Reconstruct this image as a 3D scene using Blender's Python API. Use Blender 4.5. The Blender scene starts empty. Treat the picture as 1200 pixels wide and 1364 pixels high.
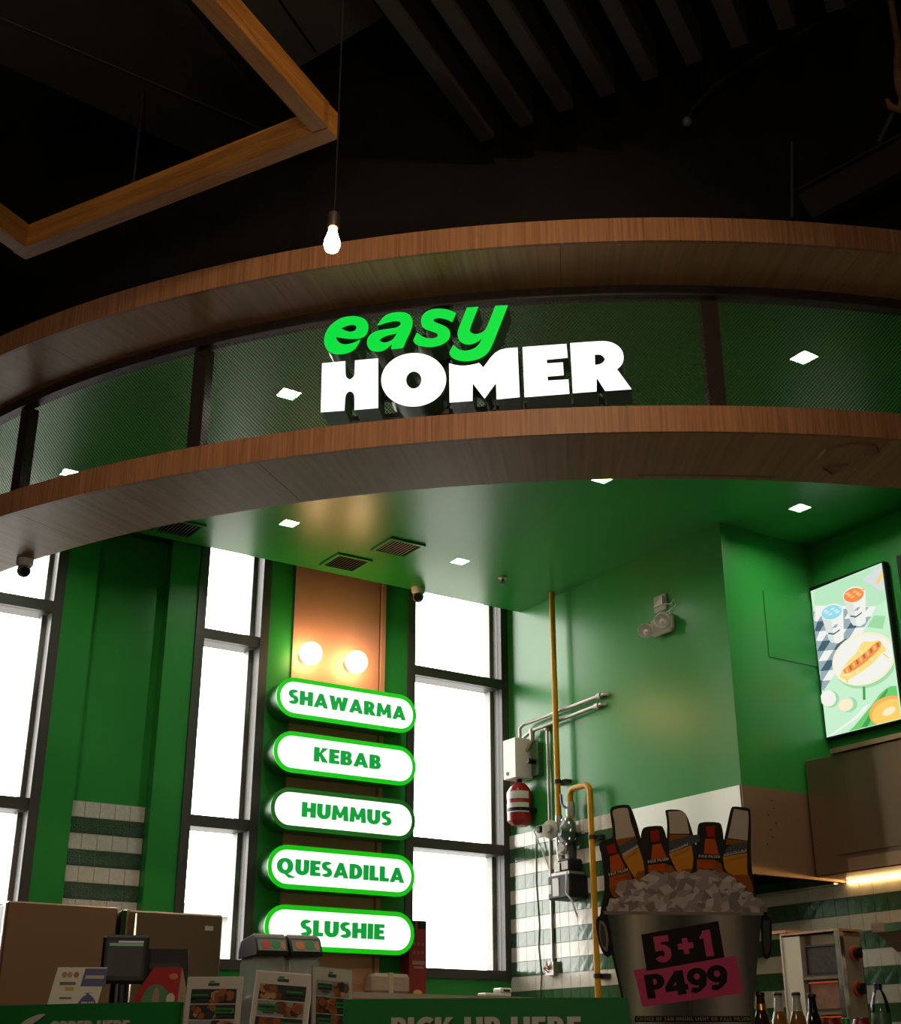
import bpy, bmesh, math, random
from math import sin, cos, pi, radians, atan2, sqrt
from mathutils import Vector, Matrix
from mathutils.geometry import tessellate_polygon

random.seed(7)
SC = bpy.context.scene
COL = SC.collection

# ------------------------------------------------------------------ camera
EYE = Vector((0, 0, 1.2))
FPX, PITCH, YAW = 1761.1, radians(22.5567), radians(57.1243)
cam_data = bpy.data.cameras.new('camera')
cam = bpy.data.objects.new('camera', cam_data)
COL.objects.link(cam)
cam.location = EYE
cam.rotation_euler = (radians(90) + PITCH, 0, YAW - radians(90))
cam_data.sensor_fit = 'HORIZONTAL'
cam_data.sensor_width = 36
cam_data.lens = 36 * FPX / 1200
cam_data.clip_start = 0.05
SC.camera = cam

# ------------------------------------------------------------------ world, lamps, exposure
world = bpy.data.worlds.new('overcast_sky')
SC.world = world
world.use_nodes = True
wn = world.node_tree
wn.nodes['Background'].inputs['Color'].default_value = (1.0, 0.975, 0.92, 1)
wn.nodes['Background'].inputs['Strength'].default_value = 10.0
SC.view_settings.view_transform = 'Standard'
SC.view_settings.look = 'None'
SC.view_settings.gamma = 1
SC.view_settings.use_curve_mapping = False
SC.view_settings.exposure = 0.0
SC.cycles.max_bounces = 8
SC.cycles.sample_clamp_indirect = 4
SC.cycles.caustics_reflective = False
SC.cycles.caustics_refractive = False


def lamp(name, kind, loc, power, color, size=0.1, target=None, spot=None, blend=0.6):
    l = bpy.data.lights.new(name, kind)
    l.energy = power
    l.color = color
    if kind == 'AREA':
        l.size = size
    else:
        l.shadow_soft_size = size
    if spot:
        l.spot_size = radians(spot)
        l.spot_blend = blend
    o = bpy.data.objects.new(name, l)
    COL.objects.link(o)
    o.location = loc
    if target is not None:
        d = Vector(target) - Vector(loc)
        o.rotation_euler = d.to_track_quat('-Z', 'Y').to_euler()
    return o


# added fill lamps around the camera, standing in for the hall's unseen light
lamp('fill_spot', 'SPOT', (0.9, 1.2, 4.9), 200, (1, 0.70, 0.42), 0.06, (2.9, 4.6, 3.7), 62, 0.9)
lamp('fill_lamp', 'POINT', (-1.6, 2.2, 4.4), 75, (1, 0.80, 0.58), 0.25)
lamp('fill_lamp', 'POINT', (-0.5, -0.5, 2.4), 125, (1, 0.80, 0.58), 0.35)

# unseen fill lights added under the ceiling to brighten tiles and grill
for p_ in ((6.15, 3.75, 4.49), (5.45, 3.55, 4.49)):
    lamp('kitchen_fill', 'AREA', p_, 8, (1, 0.9, 0.74), 0.1)

# ------------------------------------------------------------------ key dimensions (metres)
CX, CY = 6.5076, 8.3094            # centre of the curved shop front
RF, RI, RM = 5.65, 5.18, 5.25      # band front, band back, mesh screen
ZLB, ZLT, ZUB, ZUT = 3.576, 3.695, 4.5, 4.619
YB = 8.31                          # window wall
XA = 5.906                         # short wall beside the corner window
XC = 6.75                          # side wall
YH = 5.854                         # near face of the hood casing
ZC = 4.5                           # kitchen ceiling
ZM = 6.6                           # hall ceiling


def ray(x, y):
    fw = Vector((cos(PITCH) * cos(YAW), cos(PITCH) * sin(YAW), sin(PITCH)))
    r = Vector((sin(YAW), -cos(YAW), 0))
    u = r.cross(fw)
    return fw * FPX + r * (x - 600) - u * (y - 682)


def onp(x, y, p0, n):
    """point of a real plane (through p0, normal n) seen at a place of the photograph"""
    d = ray(x, y)
    return EYE + d * ((Vector(p0) - EYE).dot(n) / d.dot(n))


def ring(a, r, z):
    return Vector((CX + r * cos(radians(a)), CY + r * sin(radians(a)), z))


# ------------------------------------------------------------------ materials
MATS = {}


def srgb(r, g, b):
    return tuple(((c / 255) / 12.92 if c <= 10 else ((c / 255 + 0.055) / 1.055) ** 2.4) for c in (r, g, b))


def mat(name, col=(0.5, 0.5, 0.5), rough=0.5, metal=0.0, emit=None, estr=1.0, var=0.0, vscale=8.0,
        bump=0.0, bscale=60.0, spec=0.5, coat=0.0, trans=0.0, stretch=(1, 1, 1), alpha=None):
    if name in MATS:
        return MATS[name]
    m = bpy.data.materials.new(name)
    m.use_nodes = True
    nt = m.node_tree
    b = nt.nodes['Principled BSDF']
    b.inputs['Base Color'].default_value = (*col, 1)
    b.inputs['Roughness'].default_value = rough
    b.inputs['Metallic'].default_value = metal
    b.inputs['Specular IOR Level'].default_value = spec
    b.inputs['Coat Weight'].default_value = coat
    b.inputs['Transmission Weight'].default_value = trans
    if emit is not None:
        b.inputs['Emission Color'].default_value = (*emit, 1)
        b.inputs['Emission Strength'].default_value = estr
    if var > 0 or bump > 0:
        tc = nt.nodes.new('ShaderNodeTexCoord')
        mp = nt.nodes.new('ShaderNodeMapping')
        mp.inputs['Scale'].default_value = stretch
        nt.links.new(tc.outputs['Object'], mp.inputs['Vector'])
    if var > 0:
        n = nt.nodes.new('ShaderNodeTexNoise')
        n.inputs['Scale'].default_value = vscale
        n.inputs['Detail'].default_value = 5
        nt.links.new(mp.outputs[0], n.inputs['Vector'])
        rp = nt.nodes.new('ShaderNodeValToRGB')
        rp.color_ramp.elements[0].position = 0.3
        rp.color_ramp.elements[1].position = 0.7
        rp.color_ramp.elements[0].color = (*[c * (1 - var) for c in col], 1)
        rp.color_ramp.elements[1].color = (*[min(1, c * (1 + var)) for c in col], 1)
        nt.links.new(n.outputs['Fac'], rp.inputs[0])
        nt.links.new(rp.outputs[0], b.inputs['Base Color'])
    if bump > 0:
        n2 = nt.nodes.new('ShaderNodeTexNoise')
        n2.inputs['Scale'].default_value = bscale
        n2.inputs['Detail'].default_value = 3
        nt.links.new(mp.outputs[0], n2.inputs['Vector'])
        bp = nt.nodes.new('ShaderNodeBump')
        bp.inputs['Strength'].default_value = bump
        bp.inputs['Distance'].default_value = 0.01
        nt.links.new(n2.outputs['Fac'], bp.inputs['Height'])
        nt.links.new(bp.outputs[0], b.inputs['Normal'])
    MATS[name] = m
    return m


def wood_ring(name, dark, light, su, sr):
    """laminate whose grain runs across the curved band (fine along the arc, long across it)"""
    m = bpy.data.materials.new(name)
    m.use_nodes = True
    nt = m.node_tree
    L = nt.links
    b = nt.nodes['Principled BSDF']
    b.inputs['Roughness'].default_value = 0.45
    b.inputs['Specular IOR Level'].default_value = 0.35
    geo = nt.nodes.new('ShaderNodeNewGeometry')
    sub = nt.nodes.new('ShaderNodeVectorMath'); sub.operation = 'SUBTRACT'
    sub.inputs[1].default_value = (CX, CY, 0)
    L.new(geo.outputs['Position'], sub.inputs[0])
    sp = nt.nodes.new('ShaderNodeSeparateXYZ')
    L.new(sub.outputs[0], sp.inputs[0])
    at = nt.nodes.new('ShaderNodeMath'); at.operation = 'ARCTAN2'
    L.new(sp.outputs['Y'], at.inputs[0]); L.new(sp.outputs['X'], at.inputs[1])
    ln = nt.nodes.new('ShaderNodeVectorMath'); ln.operation = 'LENGTH'
    cb0 = nt.nodes.new('ShaderNodeCombineXYZ')
    L.new(sp.outputs['X'], cb0.inputs[0]); L.new(sp.outputs['Y'], cb0.inputs[1])
    L.new(cb0.outputs[0], ln.inputs[0])
    cb = nt.nodes.new('ShaderNodeCombineXYZ')
    for src, k, i in ((at.outputs[0], RF * su, 0), (ln.outputs['Value'], sr, 1), (sp.outputs['Z'], sr, 2)):
        mu = nt.nodes.new('ShaderNodeMath'); mu.operation = 'MULTIPLY'
        mu.inputs[1].default_value = k
        L.new(src, mu.inputs[0]); L.new(mu.outputs[0], cb.inputs[i])
    n = nt.nodes.new('ShaderNodeTexNoise')
    n.inputs['Scale'].default_value = 1.0
    n.inputs['Detail'].default_value = 6
    n.inputs['Roughness'].default_value = 0.65
    L.new(cb.outputs[0], n.inputs['Vector'])
    rp = nt.nodes.new('ShaderNodeValToRGB')
    rp.color_ramp.elements[0].position = 0.3
    rp.color_ramp.elements[1].position = 0.72
    rp.color_ramp.elements[0].color = (*dark, 1)
    rp.color_ramp.elements[1].color = (*light, 1)
    L.new(n.outputs['Fac'], rp.inputs[0])
    L.new(rp.outputs[0], b.inputs['Base Color'])
    MATS[name] = m
    return m


def thin_glass(name, tint=(1, 1, 1), rough=0.02, refl=1.0):
    m = bpy.data.materials.new(name)
    m.use_nodes = True
    nt = m.node_tree
    for n in list(nt.nodes):
        nt.nodes.remove(n)
    out = nt.nodes.new('ShaderNodeOutputMaterial')
    tr = nt.nodes.new('ShaderNodeBsdfTransparent'); tr.inputs[0].default_value = (*tint, 1)
    gl = nt.nodes.new('ShaderNodeBsdfGlossy'); gl.inputs['Roughness'].default_value = rough
    fr = nt.nodes.new('ShaderNodeFresnel'); fr.inputs[0].default_value = 1.35 * refl
    mx = nt.nodes.new('ShaderNodeMixShader')
    nt.links.new(fr.outputs[0], mx.inputs[0]); nt.links.new(tr.outputs[0], mx.inputs[1])
    nt.links.new(gl.outputs[0], mx.inputs[2]); nt.links.new(mx.outputs[0], out.inputs[0])
    MATS[name] = m
    return m


GREEN = mat('green_paint', (0.027, 0.26, 0.042), 0.38, spec=0.22, var=0.06, vscale=1.5, bump=0.05, bscale=3.0)
GREENCEIL = mat('green_ceiling_paint', (0.03, 0.27, 0.045), 0.32, spec=0.24, bump=0.03, bscale=2.0)
BLACK = mat('black_paint', (0.007, 0.0058, 0.0045), 0.85, spec=0.2, var=0.2)
BLACKCEIL = mat('black_slab', (0.006, 0.0055, 0.005), 0.9)
BEAMMAT = mat('charcoal_beam', (0.03, 0.026, 0.021), 0.65)
RAILMAT = mat('bronze_rail', (0.022, 0.014, 0.011), 0.5, var=0.4, vscale=20)
MESHMAT = mat('bronze_mesh', (0.03, 0.021, 0.017), 0.6, spec=0.25)
FRAMEMAT = mat('window_frame_grey', (0.05, 0.047, 0.04), 0.45)
TILEW = mat('white_glazed_tile', (0.62, 0.58, 0.5), 0.13, var=0.05, vscale=30, bump=0.55, bscale=45)
TILEG = mat('green_glazed_tile', (0.035, 0.085, 0.04), 0.1, var=0.2, vscale=30, bump=1.0, bscale=110)
TILEW2 = mat('white_wall_tile', (0.84, 0.79, 0.68), 0.14, var=0.04, vscale=30, bump=0.12, bscale=18)
TILEG2 = mat('green_wall_tile', (0.06, 0.15, 0.065), 0.13, var=0.15, vscale=30, bump=0.2, bscale=18)
GROUT = mat('grout', (0.36, 0.34, 0.29), 0.8)
STEEL = mat('brushed_steel', (0.40, 0.255, 0.15), 0.42, metal=0.75, bump=0.06, bscale=30, stretch=(1, 1, 12))
STEELD = mat('dark_steel', (0.21, 0.14, 0.085), 0.4, metal=0.75, bump=0.06, bscale=30, stretch=(1, 1, 12))
CHROME = mat('chrome', (0.75, 0.73, 0.7), 0.12, metal=1.0)
BLACKP = mat('black_plastic', (0.010, 0.010, 0.010), 0.45, spec=.25)
WHITEP = mat('white_plastic', (0.72, 0.7, 0.64), 0.4)
BEIGEP = mat('beige_plastic', (0.5, 0.45, 0.37), 0.45)
YELLOW = mat('yellow_pipe_paint', (0.62, 0.27, 0.006), 0.45, spec=0.3)
GREYPIPE = mat('galvanised_pipe', (0.42, 0.39, 0.35), 0.4, metal=0.6)
RED = mat('extinguisher_red', (0.33, 0.012, 0.012), 0.25)
SALMON = mat('salmon_laminate', (0.56, 0.27, 0.175), 0.5, var=0.08, vscale=3, stretch=(1, 1, 0.2))
WOODB = wood_ring('walnut_laminate', (0.19, 0.085, 0.04), (0.42, 0.205, 0.098), 90, 2.0)
WOODS = wood_ring('walnut_soffit', (0.30, 0.155, 0.068), (0.48, 0.275, 0.135), 45, 1.2)
GLASS = thin_glass('window_glass')


def wood_straight(name, dark, light):
    m = mat(name, light, 0.45, var=0.001, stretch=(1.2, 22, 22))
    nt = m.node_tree
    rp = [n for n in nt.nodes if n.type == 'VALTORGB'][0]
    rp.color_ramp.elements[0].color = (*dark, 1)
    rp.color_ramp.elements[1].color = (*light, 1)
    nz = [n for n in nt.nodes if n.type == 'TEX_NOISE'][0]
    nz.inputs['Scale'].default_value = 2.2
    nz.inputs['Distortion'].default_value = 1.2
    return m


GREENCEIL.node_tree.nodes['Principled BSDF'].inputs['Specular Tint'].default_value = (.95, 1, .78, 1)
OAK = wood_straight('oak_laminate', (0.27, 0.105, 0.02), (0.46, 0.20, 0.045))


# ------------------------------------------------------------------ mesh builder
class Fr:
    """a flat frame: origin, right, up, outward normal"""
    def __init__(s, o, u, v, n=None):
        s.o, s.u, s.v = Vector(o), Vector(u).normalized(), Vector(v).normalized()
        s.n = Vector(n).normalized() if n is not None else s.u.cross(s.v)

    def p(s, x, y, d=0.0):
        return s.o + s.u * x + s.v * y + s.n * d


class MB:
    def __init__(s):
        s.v, s.f, s.mi = [], [], []

    def add(s, vs, fs, mi=0):
        k = len(s.v)
        s.v += [tuple(p) for p in vs]
        s.f += [tuple(i + k for i in f) for f in fs]
        s.mi += [mi] * len(fs)
        return s

    def box(s, x0, x1, y0, y1, z0, z1, mi=0, b=0.0, fr=None):
        """box in world axes or in a frame (x=u, y=v, z=n); b chamfers the upright and level edges"""
        if b > 0:
            prof = [(x0 + b, y0), (x1 - b, y0), (x1, y0 + b), (x1, y1 - b), (x1 - b, y1), (x0 + b, y1), (x0, y1 - b), (x0, y0 + b)]
            ins = [(x0 + b, y0 + b), (x1 - b, y0 + b), (x1 - b, y0 + b), (x1 - b, y1 - b), (x1 - b, y1 - b), (x0 + b, y1 - b), (x0 + b, y1 - b), (x0 + b, y0 + b)]
            vs = [(*q, z0) for q in ins] + [(*q, z0 + b) for q in prof] + [(*q, z1 - b) for q in prof] + [(*q, z1) for q in ins]
            fs = []
            for k in range(3):
                for i in range(8):
                    j = (i + 1) % 8
                    fs.append((k * 8 + i, k * 8 + j, k * 8 + 8 + j, k * 8 + 8 + i))
            fs += [(6, 4, 2, 0), (24, 26, 28, 30)]
        else:
            vs = [(x, y, z) for z in (z0, z1) for y in (y0, y1) for x in (x0, x1)]
            fs = [(0, 2, 3, 1), (4, 5, 7, 6), (0, 1, 5, 4), (2, 6, 7, 3), (0, 4, 6, 2), (1, 3, 7, 5)]
        if fr:
            vs = [fr.p(*q) for q in vs]
        return s.add(vs, fs, mi)

    def prism(s, outline, fr, d0, d1, holes=(), mi=0, back=True):
        rings = [outline] + list(holes)
        flat = [q for r in rings for q in r]
        tris = tessellate_polygon([[Vector((x, y, 0)) for x, y in r] for r in rings])
        n = len(flat)
        vs = [fr.p(x, y, d1) for x, y in flat] + [fr.p(x, y, d0) for x, y in flat]
        fs = []
        for t in tris:
            a, b, c = (flat[i] for i in t)
            if (b[0] - a[0]) * (c[1] - a[1]) - (b[1] - a[1]) * (c[0] - a[0]) < 0:
                t = (t[0], t[2], t[1])
            fs.append(tuple(t))
            if back and d1 != d0:
                fs.append(tuple(i + n for i in (t[0], t[2], t[1])))
        if d1 != d0:
            k = 0
            for r in rings:
                m = len(r)
                ar = sum(r[i][0] * r[(i + 1) % m][1] - r[(i + 1) % m][0] * r[i][1] for i in range(m))
                out = (ar > 0) == (r is outline)
                for i in range(m):
                    j = (i + 1) % m
                    q = (k + i, k + i + n, k + j + n, k + j)
                    fs.append(q if out else q[::-1])
                k += m
        return s.add(vs, fs, mi)

    def face(s, pts, mi=0):
        return s.add(pts, [tuple(range(len(pts)))], mi)

    def tube(s, path, r, seg=10, mi=0, cap=True):
        path = [Vector(p) for p in path]
        n = len(path)
        rs = r if isinstance(r, (list, tuple)) else [r] * n
        tang = []
        for i in range(n):
            t = (path[min(i + 1, n - 1)] - path[max(i - 1, 0)])
            tang.append(t.normalized())
        up = Vector((0, 0, 1)) if abs(tang[0].z) < 0.9 else Vector((1, 0, 0))
        x = tang[0].cross(up).normalized()
        vs, fs = [], []
        for i in range(n):
            x = (x - tang[i] * x.dot(tang[i])).normalized()
            y = tang[i].cross(x)
            for k in range(seg):
                a = 2 * pi * k / seg
                vs.append(path[i] + (x * cos(a) + y * sin(a)) * rs[i])
        for i in range(n - 1):
            for k in range(seg):
                j = (k + 1) % seg
                fs.append((i * seg + k, i * seg + j, (i + 1) * seg + j, (i + 1) * seg + k))
        if cap:
            fs.append(tuple(range(seg))[::-1])
            fs.append(tuple(range((n - 1) * seg, n * seg)))
        return s.add(vs, fs, mi)

    def lathe(s, prof, o, axis=(0, 0, 1), seg=20, mi=0, cap=True):
        o, ax = Vector(o), Vector(axis).normalized()
        x = ax.cross(Vector((0, 0, 1)) if abs(ax.z) < 0.9 else Vector((1, 0, 0))).normalized()
        y = ax.cross(x)
        vs, fs = [], []
        for r, h in prof:
            for k in range(seg):
                a = 2 * pi * k / seg
                vs.append(o + ax * h + (x * cos(a) + y * sin(a)) * r)
        for i in range(len(prof) - 1):
            for k in range(seg):
                j = (k + 1) % seg
                fs.append((i * seg + k, i * seg + j, (i + 1) * seg + j, (i + 1) * seg + k))
        if cap:
            fs.append(tuple(range(seg))[::-1])
            fs.append(tuple(range((len(prof) - 1) * seg, len(prof) * seg)))
        return s.add(vs, fs, mi)

    def sector(s, r0, r1, z0, z1, a0, a1, n=24, mi=0):
        vs, fs = [], []
        for i in range(n + 1):
            a = a0 + (a1 - a0) * i / n
            vs += [ring(a, r0, z0), ring(a, r1, z0), ring(a, r1, z1), ring(a, r0, z1)]
        for i in range(n):
            k = 4 * i
            for a, b in ((0, 1), (1, 2), (2, 3), (3, 0)):
                fs.append((k + a, k + b, k + 4 + b, k + 4 + a)[::-1])
        fs += [(0, 1, 2, 3), tuple(4 * n + i for i in (3, 2, 1, 0))]
        return s.add(vs, fs, mi)

    def sphere(s, o, r, seg=18, mi=0, sq=1.0):
        n = seg // 2
        return s.lathe([(max(1e-4, r * sin(pi * i / n)), -r * sq * cos(pi * i / n)) for i in range(n + 1)], o, seg=seg, mi=mi, cap=False)

    def build(s, name, m, parent=None, loc=None, smooth=True, xf=None):
        base = Vector(loc) if loc is not None else Vector((0, 0, 0))
        off = base.copy()
        q = parent
        while q is not None:
            off += q.location
            q = q.parent
        me = bpy.data.meshes.new(name)
        me.from_pydata([tuple(Vector(p) - off) for p in s.v], [], s.f)
        ms = m if isinstance(m, (list, tuple)) else [m]
        for q in ms:
            me.materials.append(q)
        if len(ms) > 1:
            me.polygons.foreach_set('material_index', s.mi)
        bm = bmesh.new(); bm.from_mesh(me)
        if len(s.f) < 40000:
            bmesh.ops.remove_doubles(bm, verts=bm.verts, dist=1e-6)
        bm.to_mesh(me); bm.free()
        if smooth:
            me.polygons.foreach_set('use_smooth', [True] * len(me.polygons))
            me.set_sharp_from_angle(angle=radians(32))
        o = bpy.data.objects.new(name, me)
        COL.objects.link(o)
        o.location = base
        if parent is not None:
            o.parent = parent
        return o


def tag(o, label=None, cat=None, group=None, kind=None):
    if label: o['label'] = label
    if cat: o['category'] = cat
    if group: o['group'] = group
    if kind: o['kind'] = kind
    return o


def thing(name, label, cat, loc=(0, 0, 0), group=None):
    o = bpy.data.objects.new(name, None)
    o.empty_display_size = 0.1
    COL.objects.link(o)
    o.location = loc
    return tag(o, label, cat, group)


def struct(name, mb, m, parent=None, **k):
    o = mb.build(name, m, parent, **k)
    if parent is None:
        o['kind'] = 'structure'
    return o


def hollow_struct(name):
    o = bpy.data.objects.new(name, None)
    COL.objects.link(o)
    o['kind'] = 'structure'
    return o


def link_copy(o, parent, loc):
    c = o.copy()
    COL.objects.link(c)
    c.parent = parent
    c.location = loc
    return c


def smooth_outline(pts, it=2, corner=48):
    """round the gentle bends of an outline, keep its sharp corners"""
    for _ in range(it):
        out = []
        n = len(pts)
        for i in range(n):
            p0, p1, p2 = pts[i - 1], pts[i], pts[(i + 1) % n]
            a = atan2(p1[1] - p0[1], p1[0] - p0[0])
            b = atan2(p2[1] - p1[1], p2[0] - p1[0])
            d = abs((b - a + pi) % (2 * pi) - pi)
            if d > radians(corner):
                out.append(p1)
            else:
                out.append((p1[0] * .75 + p0[0] * .25, p1[1] * .75 + p0[1] * .25))
                out.append((p1[0] * .75 + p2[0] * .25, p1[1] * .75 + p2[1] * .25))
        pts = out
    return pts


def ellipse(cx, cy, rx, ry, n=28, rot=0.0):
    c, s_ = cos(rot), sin(rot)
    return [(cx + rx * cos(t) * c - ry * sin(t) * s_, cy + rx * cos(t) * s_ + ry * sin(t) * c)
            for t in (2 * pi * i / n for i in range(n))]


# ------------------------------------------------------------------ heavy display lettering, cap height 1
def arcq(cx, cy, rx, ry, a0, a1, t, th=None, n=14):
    th = th or t
    out = []
    for i in range(n):
        a, b = radians(a0 + (a1 - a0) * i / n), radians(a0 + (a1 - a0) * (i + 1) / n)
        o = lambda w: (cx + rx * cos(w), cy + ry * sin(w))
        q = lambda w: (cx + (rx - t) * cos(w), cy + (ry - th) * sin(w))
        out.append([q(a), o(a), o(b), q(b)])
    return out


def rc(x0, x1, y0, y1):
    return [[(x0, y0), (x1, y0), (x1, y1), (x0, y1)]]


GL = {
    'A': (.96, [[(0, 0), (.31, 0), (.60, 1), (.33, 1)], [(.65, 0), (.96, 0), (.63, 1), (.36, 1)]] + rc(.22, .74, .16, .38)),
    'B': (.72, rc(0, .3, 0, 1) + rc(.2, .42, 0, .22) + rc(.2, .42, .4, .6) + rc(.2, .4, .78, 1)
          + arcq(.40, .72, .28, .28, -90, 90, .24, .2) + arcq(.42, .29, .30, .29, -90, 90, .25, .2)),
    'C': (.8, arcq(.5, .5, .5, .52, 48, 312, .3, .26, 22)),
    'D': (.82, rc(0, .3, 0, 1) + rc(.2, .36, 0, .25) + rc(.2, .36, .75, 1) + arcq(.34, .5, .48, .5, -90, 90, .29, .25)),
    'E': (.62, rc(0, .3, 0, 1) + rc(.2, .62, 0, .24) + rc(.2, .56, .39, .61) + rc(.2, .61, .76, 1)),
    'F': (.60, rc(0, .3, 0, 1) + rc(.2, .54, .36, .59) + rc(.2, .60, .76, 1)),
    'G': (.86, arcq(.5, .5, .5, .52, 50, 330, .3, .26, 22) + rc(.5, .9, .34, .54)),
    'H': (.86, rc(0, .3, 0, 1) + rc(.56, .86, 0, 1) + rc(.2, .66, .36, .62)),
    'I': (.30, rc(0, .3, 0, 1)),
    'K': (.86, rc(0, .3, 0, 1) + [[(.27, .42), (.50, .58), (.86, 1), (.52, 1)], [(.30, .55), (.46, .66), (.88, 0), (.53, 0)]]),
    'L': (.58, rc(0, .3, 0, 1) + rc(.2, .58, 0, .25)),
    'M': (1.06, [[(0, 0), (.27, 0), (.31, 1), (.07, 1)], [(.79, 0), (1.06, 0), (.99, 1), (.75, 1)],
                 [(.07, 1), (.33, 1), (.64, .18), (.42, .18)], [(.73, 1), (.99, 1), (.64, .18), (.42, .18)]]),
    'N': (.88, rc(0, .28, 0, 1) + rc(.6, .88, 0, 1) + [[(0, 1), (.3, 1), (.88, 0), (.58, 0)]]),
    'O': (1.0, arcq(.5, .5, .5, .52, 0, 360, .31, .27, 28)),
    'P': (.70, rc(0, .3, 0, 1) + rc(.2, .4, .34, .55) + rc(.2, .4, .79, 1) + arcq(.38, .67, .33, .33, -90, 90, .27, .22)),
    'Q': (1.06, arcq(.5, .5, .5, .52, 0, 360, .3, .26, 28) + [[(.40, .06), (.62, .06), (1.0, -.14), (.72, -.24)], [(.72, -.24), (1.0, -.14), (1.22, -.13), (1.0, -.26)]]),
    'R': (.80, rc(0, .3, 0, 1) + rc(.2, .4, .36, .57) + rc(.2, .4, .79, 1) + arcq(.38, .68, .33, .32, -90, 90, .27, .21)
          + [[(.26, .46), (.56, .46), (.84, 0), (.50, 0)]]),
    'S': (.66, arcq(.34, .71, .33, .30, 35, 270, .27, .22, 16) + arcq(.32, .29, .34, .31, -150, 90, .27, .22, 16)),
    'T': (.74, rc(.22, .52, 0, 1) + rc(0, .74, .75, 1)),
    'U': (.84, rc(0, .3, .38, 1) + rc(.54, .84, .38, 1) + arcq(.42, .40, .42, .42, 180, 360, .3, .27)),
    'V': (.9, [[(0, 1), (.31, 1), (.60, 0), (.33, 0)], [(.59, 1), (.9, 1), (.57, 0), (.30, 0)]]),
    'W': (1.3, [[(0, 1), (.30, 1), (.50, 0), (.24, 0)], [(.50, .95), (.70, .95), (.50, 0), (.28, 0)],
                [(.60, .95), (.80, .95), (1.02, 0), (.80, 0)], [(1.0, 1), (1.3, 1), (1.06, 0), (.80, 0)]]),
    'Y': (.86, rc(.28, .58, 0, .5) + [[(0, 1), (.32, 1), (.58, .44), (.28, .44)], [(.54, 1), (.86, 1), (.58, .44), (.28, .44)]]),
    '1': (.46, rc(.14, .46, 0, 1) + [[(0, .76), (.0, .68), (.2, .72), (.2, 1)], [(0, .76), (.2, .7), (.46, 1), (.24, 1)]]),
    '4': (.84, rc(.42, .74, 0, 1) + rc(0, .84, .18, .40) + [[(0, .40), (.30, .40), (.74, 1), (.44, 1)]]),
    '5': (.70, rc(.06, .66, .76, 1) + [[(.06, .42), (.32, .46), (.36, 1), (.08, 1)]] + arcq(.34, .33, .36, .34, -150, 130, .28, .22, 18)),
    '9': (.74, arcq(.37, .65, .37, .36, 0, 360, .26, .22, 22) + [[(.46, .55), (.74, .62), (.66, .25), (.30, 0)], [(.30, 0), (.66, .25), (.44, .06), (.10, -.02)], [(.06, .04), (.12, .22), (.40, .20), (.30, -.02)]]),
    '+': (.62, rc(.2, .42, .2, .8) + rc(0, .62, .39, .61)),
    '-': (.4, rc(0, .4, .38, .6)),
    ' ': (.34, []),
}


def lettering(mb, text, fr, x, y, h, w=None, track=.07, d0=0.0, d1=0.004, mi=0, skew=0.0, bold=0.0):
    """letters standing on the frame, left edge at x, baseline y, cap height h, squeezed or stretched to width w"""
    tot = sum(GL[c][0] for c in text) + track * (len(text) - 1)
    k = (w / tot) if w else h
    cx = 0.0
    cnt = 0
    for c in text:
        gw, polys = GL[c]
        for q in polys:
            mx = sum(p_[0] for p_ in q) / len(q)
            pts = [(x + (px + (bold if px > mx else -bold) + cx + skew * py) * k, y + py * h + (bold * .6 * h if py > .5 else -bold * .6 * h)) for px, py in q]
            ar = sum(pts[i][0] * pts[(i + 1) % len(pts)][1] - pts[(i + 1) % len(pts)][0] * pts[i][1] for i in range(len(pts)))
            if ar < 0:
                pts = pts[::-1]
            n = len(pts)
            e = d1 + 5e-5 * (cnt % 12)
            cnt += 1
            vs = [fr.p(*p, e) for p in pts] + [fr.p(*p, d0) for p in pts]
            fs = [tuple(range(n))]
            if d1 != d0:
                fs += [(i, i + n, (i + 1) % n + n, (i + 1) % n) for i in range(n)]
            mb.add(vs, fs, mi)
        cx += gw + track
    return mb

# ================================================================== THE SETTING
FLOORM = mat('dark_floor_tile', (0.10, 0.09, 0.08), 0.4, var=0.15, vscale=2)
struct('floor', MB().box(-9, 14, -9, 8.6, -0.2, 0), FLOORM)
struct('ceiling_hall', MB().box(-9, 14, -9, 8.6, ZM, ZM + 0.2), BLACKCEIL)
HALLW = mat('hall_wall', (0.16, 0.13, 0.10), 0.8, var=0.1)
struct('wall_left', MB().box(-9.2, -9, -9, 8.6, 0, ZM), HALLW)
struct('wall_front', MB().box(-9, 14, -9.2, -9, 0, ZM), HALLW)

# window wall: piers and spandrels around three openings
W = [(1.42, 2.34), (3.27, 3.82), (4.98, 5.905)]
WZ0, WZ1 = 1.74, 4.8
mb = MB()
mb.box(0.86, 1.42, YB, YB + .25, 0, 4.52)
mb.box(2.34, 2.55, YB, YB + .25, 0, ZM)
mb.box(2.55, 3.06, YB + .1, YB + .25, 0, ZM)
mb.box(3.06, 3.27, YB, YB + .25, 0, ZM)
mb.box(3.82, 4.98, YB, YB + .25, 0, ZM)
mb.box(5.905, 7.0, YB, YB + .25, 0, ZM)
for x0, x1 in W:
    mb.box(x0, x1, YB, YB + .25, 0, WZ0)
    mb.box(x0, x1, YB, YB + .25, WZ1, ZM)
wall_back = struct('wall_back', mb, GREEN)
struct('wall_back_hall', MB().box(-9, 0.86, YB, YB + .25, 0, ZM), BLACK)
struct('wall_back_upper', MB().box(0.86, 1.42, YB, YB + .25, 4.52, ZM), BLACK)

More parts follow.
